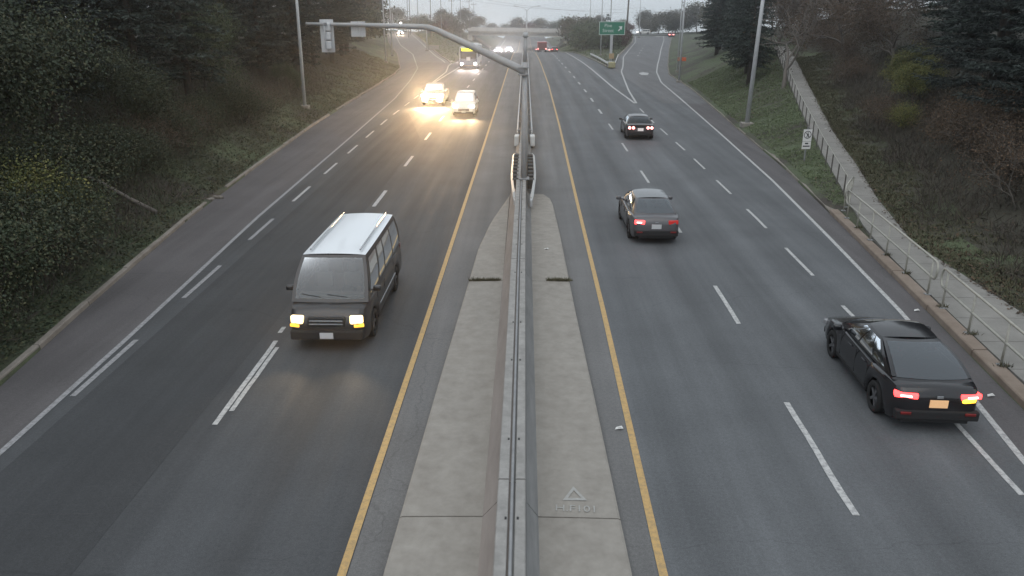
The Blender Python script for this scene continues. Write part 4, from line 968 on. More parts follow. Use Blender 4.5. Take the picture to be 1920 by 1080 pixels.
# bus
PB_ = paint('bus_white', (.5, .5, .52), .4); BUSD = paint('bus_dark', (.13, .13, .17), .4)
bus = thing('transit_bus', 'oncoming transit bus with yellow destination display in the outer westbound lane', 'bus', (-8.05, 120.2, zr(118)), math.pi)
MB().box((0, 0, 1.75), (2.55, 12, 2.6), bev=.16).build('body', PB_, bus)
MB().box((0, 0, .42), (2.5, 11.8, .5), bev=.06).build('skirt', BUSD, bus)
MB().box((0, 5.96, 1.0), (2.4, .14, .95), bev=.06).build('front_panel', BUSD, bus)
MB().box((0, 5.985, 1.95), (2.3, .1, 1.05), bev=.05).build('windscreen', BUSGLASS, bus)
MB().box((0, 5.985, 2.68), (2.2, .1, .42), bev=.04).build('display_housing', BLACK, bus)
MB().box((.06, 6.04, 2.68), (1.75, .02, .34)).build('destination_display', mat('led_yellow', (.8, .75, .05), .4, emit=(.95, .9, .02), es=2.2), bus)
MB().box((0, -3, 3.15), (1.9, 3, .22), bev=.08).build('roof_unit', PB_, bus)
MB().box((0, 4.6, 3.12), (1.5, 1.0, .16), bev=.06).build('roof_hatch', PB_, bus)
for s in (-1, 1):
    MB().tube([(s * .95, 6.02, .75), (s * .95, 6.06, .75)], .16, 14).build('head_lamp', mat('bus_lamp_lit', (.9, .9, .9), .3, emit=(1, .9, .97), es=30), bus)
    for k in range(6): MB().box((s * 1.27, -4.6 + k * 1.75, 2.0), (.03, 1.6, .95), bev=.01).build('side_window', BUSGLASS, bus)
    MB().box((s * 1.5, 6.1, 2.1), (.16, .12, .4), bev=.04).build('door_mirror', BLACK, bus)
    for yy in (3.6, -3.4):
        ty, rm = wheel_mesh(.48, .28); o = link('wheel', ty, None, bus); o.location = (s * 1.14, yy, .48); o.rotation_euler = (0, 0, 0 if s > 0 else math.pi); link('rim', rm, None, o)
    beam_lamp(bus, s * .95, 6.12, .75, 900, (1, .86, .78)); beam_lamp(bus, s * .95, 6.12, .75, 550, (1, .84, .86), 3, 30, 1)
MB().box((0, 6.03, 1.45), (.55, .03, .5)).build('front_emblem_panel', mat('bus_front_pale', (.45, .45, .48), .5), bus)
MB().box((0, 6.04, .5), (2.2, .06, .14)).build('bumper_strip', mat('bus_bumper_tan', (.3, .24, .18), .6), bus)
# far traffic under the bridge
SM = dict(SEDAN, handles=[], seams=[])
for k, (x, yy, lab) in enumerate([(-7.2, 218, 'far oncoming car with headlights on in the outer lane short of the bridge'), (-4.3, 226, 'far oncoming car with headlights on in the inner lane short of the bridge'), (-4.1, 205, 'nearest of the far oncoming cars whose headlights merge in glare')]):
    v = vehicle('sedan_car', lab, 'car', (x, yy, zr(yy)), math.pi, dict(SM, paint=[paint('silver', (.3, .3, .3)), PK, PW_][k], front=front_std(mat('far_head_lamp', (.9, .9, .9), .3, emit=(1, .93, .95), es=60), 1.82), rear=rear_std((TAILOFF, TAILOFF))))
    for s in (-.62, .62): beam_lamp(v, s, 2.4, .68, 1300, (1, .9, .8)); beam_lamp(v, s, 2.4, .68, 1100, (1, .88, .85), 2, 30, 1)
PR_ = paint('red', (.3, .015, .02), .35)
rt = thing('box_truck', 'red truck seen from behind near the bridge', 'truck', (4.2, 203, zr(203)))
MB().box((0, 0, 1.65), (2.3, 5, 1.9), bev=.05).build('box_body', PR_, rt); MB().box((0, -2.45, .8), (2.2, .2, .3), bev=.03).build('rear_bumper', BLACK, rt)
MB().box((0, 3.4, 1.35), (2.2, 1.7, 1.9), bev=.15).build('cab', PR_, rt); MB().box((0, -2.51, 1.6), (2.0, .03, 1.5)).build('rear_door', paint('dark_red', (.12, .01, .015)), rt)
for s in (-1, 1):
    MB().box((s * .95, -2.53, .95), (.22, .05, .2), bev=.02).build('tail_lamp', TAILHOT, rt)
    for yy in (-1.5, 3.3):
        ty, rm = wheel_mesh(.42, .25); o = link('wheel', ty, None, rt); o.location = (s * .98, yy, .42); link('rim', rm, None, o)
vehicle('sedan_car', 'dark low car with tail lamps right of the far red truck', 'car', (7.3, 203, zr(203)), 0, dict(SM, paint=PK, rear=rear_std((TAIL, TAIL)), front=front_std(LENS)))
vehicle('sedan_car', 'pale car with brake lamps ahead of the far red truck', 'car', (6.0, 222, zr(222)), 0, dict(SM, paint=PW_, rear=rear_std((TAILHOT, TAILHOT)), front=front_std(LENS)))
vehicle('sedan_car', 'farthest eastbound car with red tail lamps under the bridge', 'car', (4.0, 245, zr(245)), 0, dict(SM, paint=PG, rear=rear_std((TAILHOT, TAILHOT)), front=front_std(LENS)))
vehicle('suv_car', 'white car crossing the end of the exit ramp', 'car', (41.2, 284, zstreet(41)), R(90), dict(SUV, front=front_std(HEADC, 1.85, .8), handles=[], seams=[]))
vehicle('sedan_car', 'red car braking at the top of the exit ramp', 'car', (47.4, 264, .02), R(-12), dict(SM, paint=PR_, rear=rear_std((TAILHOT, TAILHOT), zl=.82, wl=.45, hl=.2), front=front_std(LENS)))
lr = vehicle('sedan_car', 'oncoming car with headlights on descending the entry ramp', 'car', (-40.6, 264, itp(264, ZN) + .02), R(190), dict(SM, paint=PG, front=front_std(mat('ramp_head_lamp', (.9, .9, .9), .3, emit=(1, .9, .78), es=60), 1.82, wl=.4, hl=.22), rear=rear_std((TAILOFF, TAILOFF))))
for s in (-.62, .62): beam_lamp(lr, s, 2.4, .68, 1300, (1, .75, .5)); beam_lamp(lr, s, 2.4, .68, 700, (1, .75, .6), 2, 40, 1)

# ------------------------------------------------------------------ vegetation
def quads(base, direc, side, ln, wd):
    """rhombic leaves: base point, unit direction, unit side vector (arrays)"""
    n = len(base); V = np.empty((n, 4, 3), np.float32)
    V[:, 0] = base; mid = base + direc * (ln * .5)[:, None]
    V[:, 1] = mid + side * (wd * .5)[:, None]; V[:, 2] = base + direc * ln[:, None]; V[:, 3] = mid - side * (wd * .5)[:, None]
    return V.reshape(-1, 3), np.arange(4 * n, dtype=np.int32).reshape(n, 4)
def unit(a): return a / np.maximum(np.linalg.norm(a, axis=1, keepdims=True), 1e-6)
SPR = [(.010, .018, .014), (.016, .027, .02), (.026, .04, .03), (.045, .064, .05)]
PINE = [(.007, .012, .011), (.012, .02, .017), (.024, .036, .03), (.055, .072, .062)]
FOL_SPRUCE = mat('spruce_needles', SPR[1], .8, island=SPR); FOL_PINE = mat('pine_needles', PINE[1], .8, island=PINE)
FOL_GREEN = mat('leaves_green', (.03, .05, .02), .75, island=[(.018, .03, .014), (.035, .055, .024), (.055, .08, .035), (.085, .10, .045)])
FOL_VINE = mat('leaves_vine', (.03, .05, .02), .75, island=[(.016, .026, .013), (.024, .038, .017), (.034, .048, .022), (.06, .06, .024), (.03, .044, .024)])
FOL_YELLOW = mat('leaves_yellow_green', (.1, .12, .03), .75, island=[(.05, .068, .02), (.1, .115, .032), (.15, .15, .045), (.19, .17, .05)])
FOL_BROWN = mat('leaves_brown', (.08, .055, .035), .85, island=[(.035, .026, .018), (.07, .05, .034), (.1, .068, .04), (.13, .08, .05)])
FOL_FAR = mat('leaves_autumn_far', (.08, .08, .04), .85, island=[(.05, .055, .03), (.08, .075, .04), (.1, .085, .05), (.07, .05, .04)])
FOL_RED = mat('leaves_dull_red', (.1, .04, .035), .85, island=[(.06, .03, .026), (.1, .04, .035), (.12, .06, .045)])
PROTO = {}
def conifer(key, h, rad, z0, whorls, per, sprays, droop, fol, lw=.16, seed=0, thin=1.0):
    rng = np.random.default_rng(seed); B, D, Sd, Ln, Wd = [], [], [], [], []
    wood = MB(); wood.tube([(0, 0, -.6), (.03, 0, h * .4), (0, .05, h * .97)], [h * .017 + .04, h * .011 + .02, .02], 9)
    for i in range(whorls):
        u = (i + rng.uniform(0, .8)) / whorls; z = z0 + (h - z0) * u
        L0 = rad * ((1 - u) ** .75) * min(1, .62 + u * 3)
        nb = per if u < .75 else max(3, per - 2)
        a0 = rng.uniform(0, 6.28)
        for k in range(nb):
            if rng.random() > thin: continue
            a = a0 + 2 * math.pi * k / nb + rng.uniform(-.3, .3); L = L0 * rng.uniform(.65, 1.15)
            dh = np.array([math.cos(a), math.sin(a), 0]); sd = np.array([-math.sin(a), math.cos(a), 0])
            m_ = max(4, int(sprays * (.35 + .65 * L / rad)))
            t = np.linspace(.12, 1, m_)
            dr = droop * rng.uniform(.7, 1.3)
            P = dh[None] * (t * L)[:, None]; P[:, 2] = z + L * (.18 * t - dr * t ** 1.6 + .22 * np.maximum(t - .7, 0))
            if L > .8 and i % 2 == 0 and k % 2 == 0:
                wood.tube([(0, 0, z), tuple(P[m_ // 2]), tuple(P[-1])], [.035 + .008 * L, .022, .008], 4, cap=False)
            for rep in range(3):
                sgn = (-1, 1, 0)[rep]
                jit = rng.normal(0, .05, (m_, 3)); base = P + jit
                ang = np.radians(rng.uniform(35, 65, m_)) * sgn
                dd = dh[None] * np.cos(ang)[:, None] + sd[None] * np.sin(ang)[:, None]; dd[:, 2] += rng.normal(-.22 if sgn else -.05, .16, m_)
                dd = unit(dd); ss = unit(np.cross(dd, np.array([0, 0, 1.0])[None] + rng.normal(0, .45, (m_, 3))))
                ln = (.28 + .75 * L / rad * (1.05 - .55 * t)) * rng.uniform(.6, 1.2, m_) * (1 if sgn else .7) * min(rad / 3.2, 1.0) * (.8 if sprays > 18 else 1)
                B.append(base); D.append(dd); Sd.append(ss); Ln.append(ln); Wd.append(np.full(m_, lw) * rng.uniform(.7, 1.3, m_) * (.6 + .5 * ln))
                # side needles of each spray
                for q in (.35, .62):
                    s2 = rng.choice([-1, 1], m_)[:, None]; d2 = unit(dd * .75 + ss * s2 * .75 + np.array([0, 0, -.12])[None])
                    B.append(base + dd * (ln * q)[:, None]); D.append(d2); Sd.append(unit(np.cross(d2, rng.normal(0, 1, (m_, 3))))); Ln.append(ln * .45); Wd.append(np.full(m_, lw) * .6)
    V, F = quads(np.concatenate(B), np.concatenate(D), np.concatenate(Sd), np.concatenate(Ln), np.concatenate(Wd))
    me = fast('crown', V, F); me.materials.append(fol)
    wo_ = wood.build('trunk', BARK); wm = wo_.data; bpy.data.objects.remove(wo_)
    PROTO[key] = (wm, me)
def broadleaf(key, h, rad, n, leaf, fol, bark=None, seed=0, levels=3, base_h=.3, clump=.55, twig=.02, squash=1.0, stem=1, limbw=1.0, per=None):
    rng = np.random.default_rng(seed); wood = MB(); ends = []
    def grow_(p, d, L, r_, lv):
        k = 3; pts = [p]; dd = d
        for i in range(k):
            dd = (dd + Vector(rng.normal(0, .16, 3))).normalized(); p = p + dd * (L / k); pts.append(p)
        wood.tube(pts, [r_ * (1 - .4 * i / k) for i in range(k + 1)], 6 if lv == levels else 4, cap=False)
        if lv == 0: ends.append(np.array(p)); return
        if lv <= 1: ends.append(np.array(pts[2]))
        nb = rng.integers(3, 5)
        for i in range(nb):
            a = 2 * math.pi * (i + rng.uniform(0, .7)) / nb; sp = rng.uniform(.45, .95)
            q = dd.orthogonal().normalized(); q.rotate(Matrix.Rotation(a, 3, dd))
            nd = (dd + q * sp); nd.z = nd.z * squash + .08; nd.normalize()
            grow_(pts[-1] if i else pts[-2], nd, L * rng.uniform(.6, .85), r_ * .58, lv - 1)
    for s_ in range(stem):
        off = Vector((rng.normal(0, .3), rng.normal(0, .3), 0)) if stem > 1 else Vector((0, 0, 0))
        d0 = Vector((rng.normal(0, .25 if stem > 1 else .05), rng.normal(0, .25 if stem > 1 else .05), 1)).normalized()
        grow_(Vector((0, 0, -.4)) + off, d0, h * base_h + .4, (.018 * h + .02) * limbw, levels)
    E = np.array(ends); ctr = E.mean(0); mx = np.abs(E - ctr).max(0)
    # scale ends to fit the wanted crown
    idx = rng.integers(0, len(E), n); P = E[idx] + rng.normal(0, 1, (n, 3)) * np.array([clump, clump, clump * .75]) * rad / 3
    lo = .15 * h; P = P[P[:, 2] > lo * rng.uniform(.2, 1, len(P))]
    n = len(P); out = unit(P - ctr); d = unit(out * .5 + rng.normal(0, .7, (n, 3)) + np.array([0, 0, -.35])); s_ = unit(np.cross(d, rng.normal(0, 1, (n, 3)) + np.array([0, 0, .4])))
    ln = leaf * rng.uniform(.6, 1.4, n); V, F = quads(P, d, s_, ln, ln * rng.uniform(.55, .8, n))
    me = fast('crown', V, F); me.materials.append(fol)
    wo_ = wood.build('trunk', bark or BARK); wm = wo_.data; bpy.data.objects.remove(wo_)
    PROTO[key] = (wm, me)
def plant(key, name, label, cat, x, y, sc=1.0, rz=None, group=None, dz=0, tilt=0, z=None):
    wm, me = PROTO[key]
    t = thing(name, label, cat, (x, y, (gz(x, y) if z is None else z) - .1 + dz), random.uniform(0, 6.28) if rz is None else rz, group)
    t.scale = (sc, sc, sc * random.uniform(.94, 1.08)); t.rotation_euler[0] = tilt
    link('trunk', wm, None, t); link('crown', me, None, t)
    return t
conifer('spruce_a', 15, 3.3, 1.2, 36, 7, 22, .30, FOL_SPRUCE, .12, 1)
conifer('spruce_b', 13, 3.0, 2.2, 28, 6, 20, .38, FOL_SPRUCE, .12, 2, .92)
conifer('spruce_c', 14, 3.6, 2.8, 26, 7, 22, .24, FOL_PINE, .12, 3, .9)
conifer('pine_big', 15, 5.2, .3, 28, 8, 46, .16, FOL_PINE, .085, 4, .9)
conifer('spruce_far', 9, 2.6, .5, 22, 6, 10, .3, FOL_SPRUCE, .3, 5)
broadleaf('vine_tree', 8, 3.2, 28000, .115, FOL_VINE, seed=11, levels=3, base_h=.28, clump=.62)
broadleaf('green_tree', 9, 3.4, 20000, .13, FOL_GREEN, seed=12, levels=3, base_h=.32, clump=.6)
broadleaf('vine_shrub', 3.2, 1.8, 14000, .1, FOL_VINE, seed=13, levels=2, base_h=.3, clump=1.0, stem=4)
broadleaf('yellow_tree', 7, 2.2, 14000, .12, FOL_YELLOW, seed=14, levels=3, base_h=.26, clump=.5)
broadleaf('yellow_shrub', 2.4, 1.5, 6000, .09, FOL_YELLOW, seed=15, levels=2, base_h=.3, clump=.9, stem=3)
broadleaf('brown_tree', 9, 3.0, 12000, .1, FOL_BROWN, BARK_PALE, 16, levels=4, base_h=.26, clump=.45)
broadleaf('bare_tree', 10, 3.0, 1500, .12, FOL_BROWN, BARK_PALE, 17, levels=4, base_h=.26, clump=.5)
broadleaf('brown_shrub', 2.2, 1.6, 7000, .055, FOL_BROWN, BARK_PALE, 18, levels=3, base_h=.24, clump=.8, stem=5, limbw=.6)
broadleaf('far_tree', 8, 3.4, 3200, .38, FOL_FAR, seed=19, levels=3, base_h=.26, clump=.75)
broadleaf('far_red', 6, 2.6, 2200, .34, FOL_RED, seed=20, levels=3, base_h=.26, clump=.75)
broadleaf('far_dark', 8, 3.0, 4500, .34, FOL_GREEN, seed=21, levels=3, base_h=.18, clump=.85, stem=2)
ORD = ['nearest', 'second', 'third', 'fourth', 'fifth', 'sixth', 'seventh', 'eighth', 'ninth', 'tenth', 'eleventh', 'twelfth', 'thirteenth', 'fourteenth', 'fifteenth', 'sixteenth', 'seventeenth', 'eighteenth', 'nineteenth', 'twentieth']
NM = {'spruce_a': ('spruce_tree', 'dark spruce'), 'spruce_b': ('spruce_tree', 'dark drooping spruce'), 'spruce_c': ('pine_tree', 'dark grey-green pine'), 'pine_big': ('pine_tree', 'broad dark pine'), 'vine_tree': ('leafy_tree', 'vine-covered leafy tree'), 'green_tree': ('leafy_tree', 'green leafy tree'),
      'brown_tree': ('autumn_tree', 'brown autumn tree'), 'bare_tree': ('bare_tree', 'nearly bare tree'), 'yellow_tree': ('leafy_tree', 'yellow-green leafy tree'), 'far_tree': ('autumn_tree', 'dull autumn tree'), 'far_red': ('autumn_tree', 'dull red autumn tree'), 'far_dark': ('leafy_tree', 'dark green bushy tree'), 'spruce_far': ('spruce_tree', 'small dark spruce'),
      'vine_shrub': ('shrub', 'leafy green shrub'), 'yellow_shrub': ('shrub', 'yellow-green shrub'), 'brown_shrub': ('shrub', 'brown twiggy shrub')}
def row(items, where, cat='tree', group=None):
    cnt = {}
    for it in sorted(items, key=lambda q: math.hypot(q[1], q[2])):
        key, x, y, sc = it[:4]; nm, ds = NM[key]; k = cnt.get(ds, 0); cnt[ds] = k + 1
        plant(key, nm, f'{ORD[k]} {ds} {where}', cat, x, y, sc, group=group, dz=it[4] if len(it) > 4 else 0)
# left wood
row([('vine_tree', -17.8, 21, .95), ('spruce_a', -19.5, 14.5, .9), ('vine_tree', -19.6, 28.5, 1.05), ('spruce_b', -20.6, 34, 1.0), ('vine_tree', -18.8, 36.5, .68), ('spruce_b', -20.4, 41.8, 1.0), ('spruce_b', -20.0, 47, 1.05), ('green_tree', -21.5, 53, .75),
     ('spruce_c', -22, 58, .95), ('spruce_a', -22.5, 68, .95), ('spruce_a', -21.8, 76, 1.0), ('spruce_c', -22.4, 85, 1.0), ('spruce_a', -22.6, 94, 1.05), ('spruce_b', -23.5, 103, 1.1), ('spruce_a', -25, 113, 1.1), ('spruce_c', -28, 126, 1.1), ('spruce_a', -31.5, 139, 1.1), ('spruce_a', -34.5, 152, 1.0)],
    'in the front row of the left wood', group='front row of the left wood')
row([('spruce_a', -25, 20, 1.1), ('spruce_c', -24.5, 26, 1.0), ('vine_tree', -25, 33, 1.2), ('spruce_a', -25.5, 39.5, 1.1), ('spruce_a', -25, 46, 1.1), ('spruce_c', -26, 53, 1.1), ('spruce_a', -27, 62, 1.1), ('spruce_a', -27, 71, 1.2), ('spruce_c', -27.5, 80, 1.2), ('spruce_a', -28, 90, 1.2), ('spruce_c', -29, 100, 1.2), ('spruce_a', -31, 111, 1.2), ('spruce_a', -35, 124, 1.2), ('spruce_a', -38, 138, 1.2)],
    'in the second row of the left wood', group='second row of the left wood')
row([('spruce_a', -31, 30, 1.2), ('spruce_a', -31.5, 42, 1.2), ('spruce_a', -32, 54, 1.2), ('spruce_a', -33, 66, 1.25), ('spruce_a', -34, 79, 1.3), ('spruce_a', -35, 92, 1.3), ('spruce_a', -37, 106, 1.3), ('spruce_a', -42, 120, 1.3), ('spruce_a', -41, 36, 1.4), ('spruce_a', -42, 62, 1.4), ('spruce_a', -44, 88, 1.4)],
    'deep in the back of the left wood', group='back of the left wood')
row([('vine_shrub', -13.2, 15.6, .62), ('vine_shrub', -14.0, 18.9, .62), ('vine_shrub', -14.6, 22.1, .6), ('vine_shrub', -15.2, 24.2, .6), ('vine_shrub', -16.9, 33.4, .62), ('vine_shrub', -17.6, 38.8, .6), ('vine_shrub', -18.6, 44.2, .7), ('vine_shrub', -13.9, 17.3, .8), ('vine_shrub', -14.8, 20.5, .9), ('yellow_shrub', -15.8, 23.5, 1.0), ('vine_shrub', -16.6, 25.6, 1.0), ('vine_shrub', -17, 31, .8), ('yellow_shrub', -18.6, 27.2, .7), ('vine_shrub', -13.4, 13.6, .8), ('brown_shrub', -17.3, 36, .9), ('brown_shrub', -18.2, 41, .9), ('vine_shrub', -18.4, 50, .8), ('brown_shrub', -18.8, 56, .8), ('green_tree', -19.6, 66, .3)],
    'on the left bank below the trees', 'shrub', 'shrubs on the left bank')
row([('far_dark', -33.5, 163, 1.3), ('far_tree', -35, 172, 1.5), ('far_tree', -38, 182, 1.6), ('far_tree', -42, 197, 1.7), ('far_tree', -46, 214, 1.5), ('far_dark', -50, 230, 1.1), ('far_dark', -53, 246, 1.1), ('far_dark', -56, 262, 1.0), ('spruce_far', -44, 222, .8), ('far_tree', -60, 240, 1.4)],
    'left of the entry ramp', group='trees left of the entry ramp')
row([('bare_tree', -24.5, 258, .9), ('bare_tree', -21.5, 266, .8), ('bare_tree', -29, 262, .95), ('far_red', -26, 252, .9), ('far_tree', -22.5, 262, .7), ('far_dark', -24, 270, .7), ('far_dark', -33, 296, .8), ('far_tree', -27, 300, .85), ('far_red', -31, 268, .7), ('far_tree', -21, 306, .8), ('far_dark', -38, 300, .8), ('far_dark', -45, 304, .9)],
    'on the rise left of the bridge', group='trees left of the bridge')
row([('far_tree', -25, 345, 1.05, 1), ('far_tree', -21, 352, .95, 1), ('far_dark', -8, 400, 1.1, 2), ('far_tree', -3, 395, 1.2, 2), ('far_red', 2, 390, 1.35, 2), ('far_tree', 8, 395, 1.15, 2), ('far_dark', 14, 400, 1.0, 2), ('far_dark', 20, 405, 1.15, 1), ('far_tree', 27, 360, .8), ('far_tree', 33, 370, .9), ('far_tree', -36, 360, 1.1), ('far_dark', -48, 370, 1.2), ('far_dark', 42, 360, 1.0), ('far_tree', -15, 380, .9), ('far_tree', -58, 360, 1.3), ('far_tree', 52, 350, 1.2)],
    'on the skyline beyond the bridge', group='trees beyond the bridge')
row([('far_dark', 11.6 + 1.5, 178, 1.0), ('far_dark', 16.5, 176, 1.05), ('spruce_far', 18.5, 184, .86), ('far_dark', 14, 188, 1.05), ('far_tree', 12.6, 205, 1.1), ('far_dark', 20, 192, .95), ('far_dark', 16, 198, 1.15), ('far_tree', 15.5, 214, 1.1), ('far_red', 20.5, 178, .75), ('far_dark', 24, 205, .75), ('far_red', 23.5, 196, .8)],
    'in the exit gore behind the green sign', group='evergreen clump behind the green sign')
row([('far_tree', 44, 300, .8), ('far_tree', 50, 306, 1.1), ('far_dark', 57, 300, 1.25), ('far_tree', 62, 296, 1.45), ('far_dark', 33, 304, .7), ('far_tree', 66, 288, 1.5), ('far_red', 39, 310, .85), ('far_dark', 70, 300, 1.6), ('far_tree', 54, 294, 1.2), ('far_dark', 48, 312, 1.0)],
    'across the street at the top of the exit ramp', group='trees across the street')
# right wood
row([('spruce_a', 25.5, 108, .95), ('spruce_a', 28, 117, .95), ('spruce_c', 31, 126, 1.0), ('spruce_a', 26, 99, .9), ('spruce_a', 35, 138, 1.0), ('spruce_c', 41, 155, 1.0), ('spruce_a', 46, 175, 1.0), ('far_dark', 50, 200, 1.3), ('far_tree', 54, 225, 1.3), ('far_tree', 59, 250, 1.3)],
    'in the row beside the exit ramp', group='spruces beside the exit ramp')
row([('spruce_a', 21.2, 77, .88), ('spruce_b', 22.6, 84, .95), ('spruce_b', 19.8, 71, .8), ('bare_tree', 20.2, 62.5, .95), ('bare_tree', 25.9, 87, .95)],
    'on the verge behind the right lamp pole', group='trees behind the right lamp pole')
row([('brown_tree', 29.5, 78, 1.0), ('brown_tree', 31, 88, 1.1), ('brown_tree', 27.5, 70, .85), ('brown_tree', 27.6, 61, .8), ('brown_tree', 33, 99, 1.1), ('bare_tree', 28.5, 92, 1.0), ('brown_tree', 31.5, 83, .8), ('brown_tree', 33.5, 92, .9), ('brown_tree', 36, 104, 1.0), ('brown_tree', 34, 112, 1.0), ('brown_tree', 38, 118, 1.1), ('bare_tree', 32, 100, .9), ('bare_tree', 33, 80, .9), ('spruce_c', 42, 112, 1.2), ('spruce_c', 43, 128, 1.2), ('brown_tree', 30, 66, 1.1), ('spruce_a', 36, 84, 1.2), ('spruce_a', 36, 70, 1.2), ('spruce_a', 38, 98, 1.2)],
    'above the far end of the footpath', group='autumn trees above the footpath')
row([('yellow_tree', 23.4, 51.5, .62), ('yellow_tree', 22.8, 46.8, .5)], 'at the edge of the right wood', group='yellow trees on the right bank')
row([('pine_big', 24.6, 42.5, .9), ('pine_big', 23.2, 34.5, .85), ('pine_big', 22.4, 27, .8), ('pine_big', 28.5, 30, 1.0), ('pine_big', 29.5, 42, 1.05), ('spruce_c', 29.5, 50, 1.1), ('pine_big', 32, 36, 1.15), ('spruce_a', 31, 57, 1.1), ('spruce_a', 35, 46, 1.3), ('spruce_a', 35, 28, 1.3), ('spruce_a', 31, 22, 1.2), ('spruce_a', 38, 60, 1.3), ('spruce_a', 42, 40, 1.4)],
    'of the dark wood above the right bank', group='pines of the right wood')
row([('brown_shrub', 20.6, 45.5, .9), ('brown_shrub', 21.4, 40, 1.0), ('brown_shrub', 20.4, 35.5, 1.1), ('brown_shrub', 19.3, 31.5, 1.1), ('brown_shrub', 18.6, 27.5, 1.1), ('brown_shrub', 18, 24, 1.1), ('brown_shrub', 22.2, 37, 1.2), ('brown_shrub', 21, 30.5, 1.2), ('brown_shrub', 20, 26, 1.2), ('brown_shrub', 24.6, 60, .9), ('yellow_shrub', 21.4, 44, .55), ('brown_shrub', 26.2, 66, .9), ('brown_shrub', 27.5, 72, 1.0), ('brown_shrub', 28.6, 77, 1.1), ('brown_shrub', 29.6, 82, 1.2), ('brown_shrub', 30.5, 87, 1.2), ('brown_shrub', 31.5, 73, 1.2), ('brown_shrub', 17.3, 20.5, 1.0)],
    'on the right bank above the footpath', 'shrub', 'brown brush on the right bank')

# fallen log on the left bank
def on_bank(x, y, dz): return (x, y, gz(x, y) + dz)
lg = thing('fallen_log', 'long pale fallen pole lying in the undergrowth of the left bank', 'log')
MB().tube([on_bank(-17.3, 28.9, .75), on_bank(-16.2, 28.8, .72), on_bank(-15.1, 28.7, .55), on_bank(-14.0, 28.5, .3)], [.07, .075, .08, .085], 8).build('log', BARK_PALE, lg)

# undergrowth, grass, leaf litter
def leaves_on(n, xr, yr, hmax, leaf, rng, dens=None):
    X = rng.uniform(*xr, n * 2); Y = rng.uniform(*yr, n * 2); P = []
    for x, y in zip(X, Y):
        if dens is None or rng.random() < dens(x, y): P.append((x, y, gz(x, y)))
        if len(P) >= n: break
    P = np.array(P); n = len(P)
    hm = np.array([hmax(x, y) for x, y, _ in P]); cl = .5 + .5 * np.sin(P[:, 0] * 1.7 + 1.3 * np.sin(P[:, 1] * 1.1)) * np.cos(P[:, 1] * 1.45 + P[:, 0] * .6)
    P[:, 2] += hm * (.15 + .85 * cl) * rng.uniform(.05, 1, n) ** .6
    d = unit(rng.normal(0, 1, (n, 3)) * np.array([1, 1, .5]) + np.array([0, 0, .1])); s = unit(np.cross(d, rng.normal(0, .5, (n, 3)) + np.array([0, 0, 1])))
    ln = leaf * rng.uniform(.5, 1.5, n); return quads(P, d, s, ln, ln * .65)
rg = np.random.default_rng(33)
def dk(x, y): return itp(y, KL) - x
V, F = leaves_on(70000, (-23, -11.5), (8, 40), lambda x, y: .15 + .16 * min(dk(x, y), 5), .085, rg, lambda x, y: 0 if dk(x, y) < .25 else min(1, 1.1 - .04 * dk(x, y)) * (1.0 if y < 27 else .5))
me = fast('undergrowth', V, F); me.materials.append(FOL_VINE); tag(link('undergrowth', me), 'tangled leafy undergrowth covering the left bank', 'undergrowth', kind='stuff')
V, F = leaves_on(26000, (-24, -14), (34, 75), lambda x, y: .12 + .07 * min(dk(x, y), 5), .1, rg, lambda x, y: 0 if dk(x, y) < .3 else .8)
me = fast('weeds', V, F); me.materials.append(mat('weeds_mixed', (.05, .06, .03), .85, island=[(.028, .035, .018), (.05, .06, .03), (.07, .07, .04), (.09, .075, .045)])); tag(link('weeds', me), 'rough weeds on the left bank further from the camera', 'weeds', kind='stuff')
def grass(n, cond, xr, yr, h, m, name, label, rng):
    pts = []
    while len(pts) < n:
        x, y = rng.uniform(*xr), rng.uniform(*yr)
        if cond(x, y): pts.append((x, y, gz(x, y)))
    P = np.repeat(np.array(pts), 5, 0); k = len(P); P[:, :2] += rng.normal(0, .05, (k, 2))
    a = rng.uniform(0, 6.28, k); hh = h * rng.uniform(.4, 1.3, k); w_ = .01 + .0002 * P[:, 1]
    V = np.empty((k, 3, 3), np.float32); off = np.stack([np.cos(a), np.sin(a), 0 * a], 1); pe = np.stack([-np.sin(a), np.cos(a), 0 * a], 1)
    V[:, 0] = P - pe * w_[:, None]; V[:, 1] = P + pe * w_[:, None]; V[:, 2] = P + off * (hh * .7)[:, None]; V[:, 2, 2] += hh * .75
    me = fast(name, V.reshape(-1, 3), np.arange(3 * k, dtype=np.int32).reshape(k, 3)); me.materials.append(m)
    tag(link(name, me), label, 'grass', kind='stuff')
GRASS = mat('grass_blades', (.05, .075, .03), .8, island=[(.07, .095, .045), (.1, .135, .062), (.13, .165, .08), (.15, .155, .1)])
GRASS_DRY = mat('dry_grass_blades', (.07, .07, .035), .8, island=[(.04, .04, .022), (.07, .07, .035), (.1, .09, .05), (.06, .075, .035)])
grass(24000, lambda x, y: itp(y, KR) + .4 < x < itp(y, PL) - .1 and y > 30.5, (12, 26), (31, 90), .085, GRASS, 'grass', 'mown grass verge between the exit lane and the footpath', rg)
grass(14000, lambda x, y: 0.05 < x - itp(y, PR) < 3.2 * (rg.random() ** 1.3) + .2, (12, 30), (10, 75), .13, GRASS_DRY, 'grass', 'rough grass on the bank right of the footpath', rg)
grass(9000, lambda x, y: .2 < dk(x, y) < 7, (-27, -12), (26, 120), .2, GRASS_DRY, 'grass', 'rough grass at the foot of the left wood', rg)
grass(7000, lambda x, y: itp(y, MR) + .4 < x < itp(y, OL) - .4 or itp(y, NR) + .4 < x < itp(y, ML) - .4, (-36, 36), (122, 270), .22, mat('gore_grass', (.09, .12, .03), .8, island=[(.07, .1, .03), (.1, .135, .04), (.13, .15, .05)]), 'grass', 'bright green grass in the ramp gores', rg)
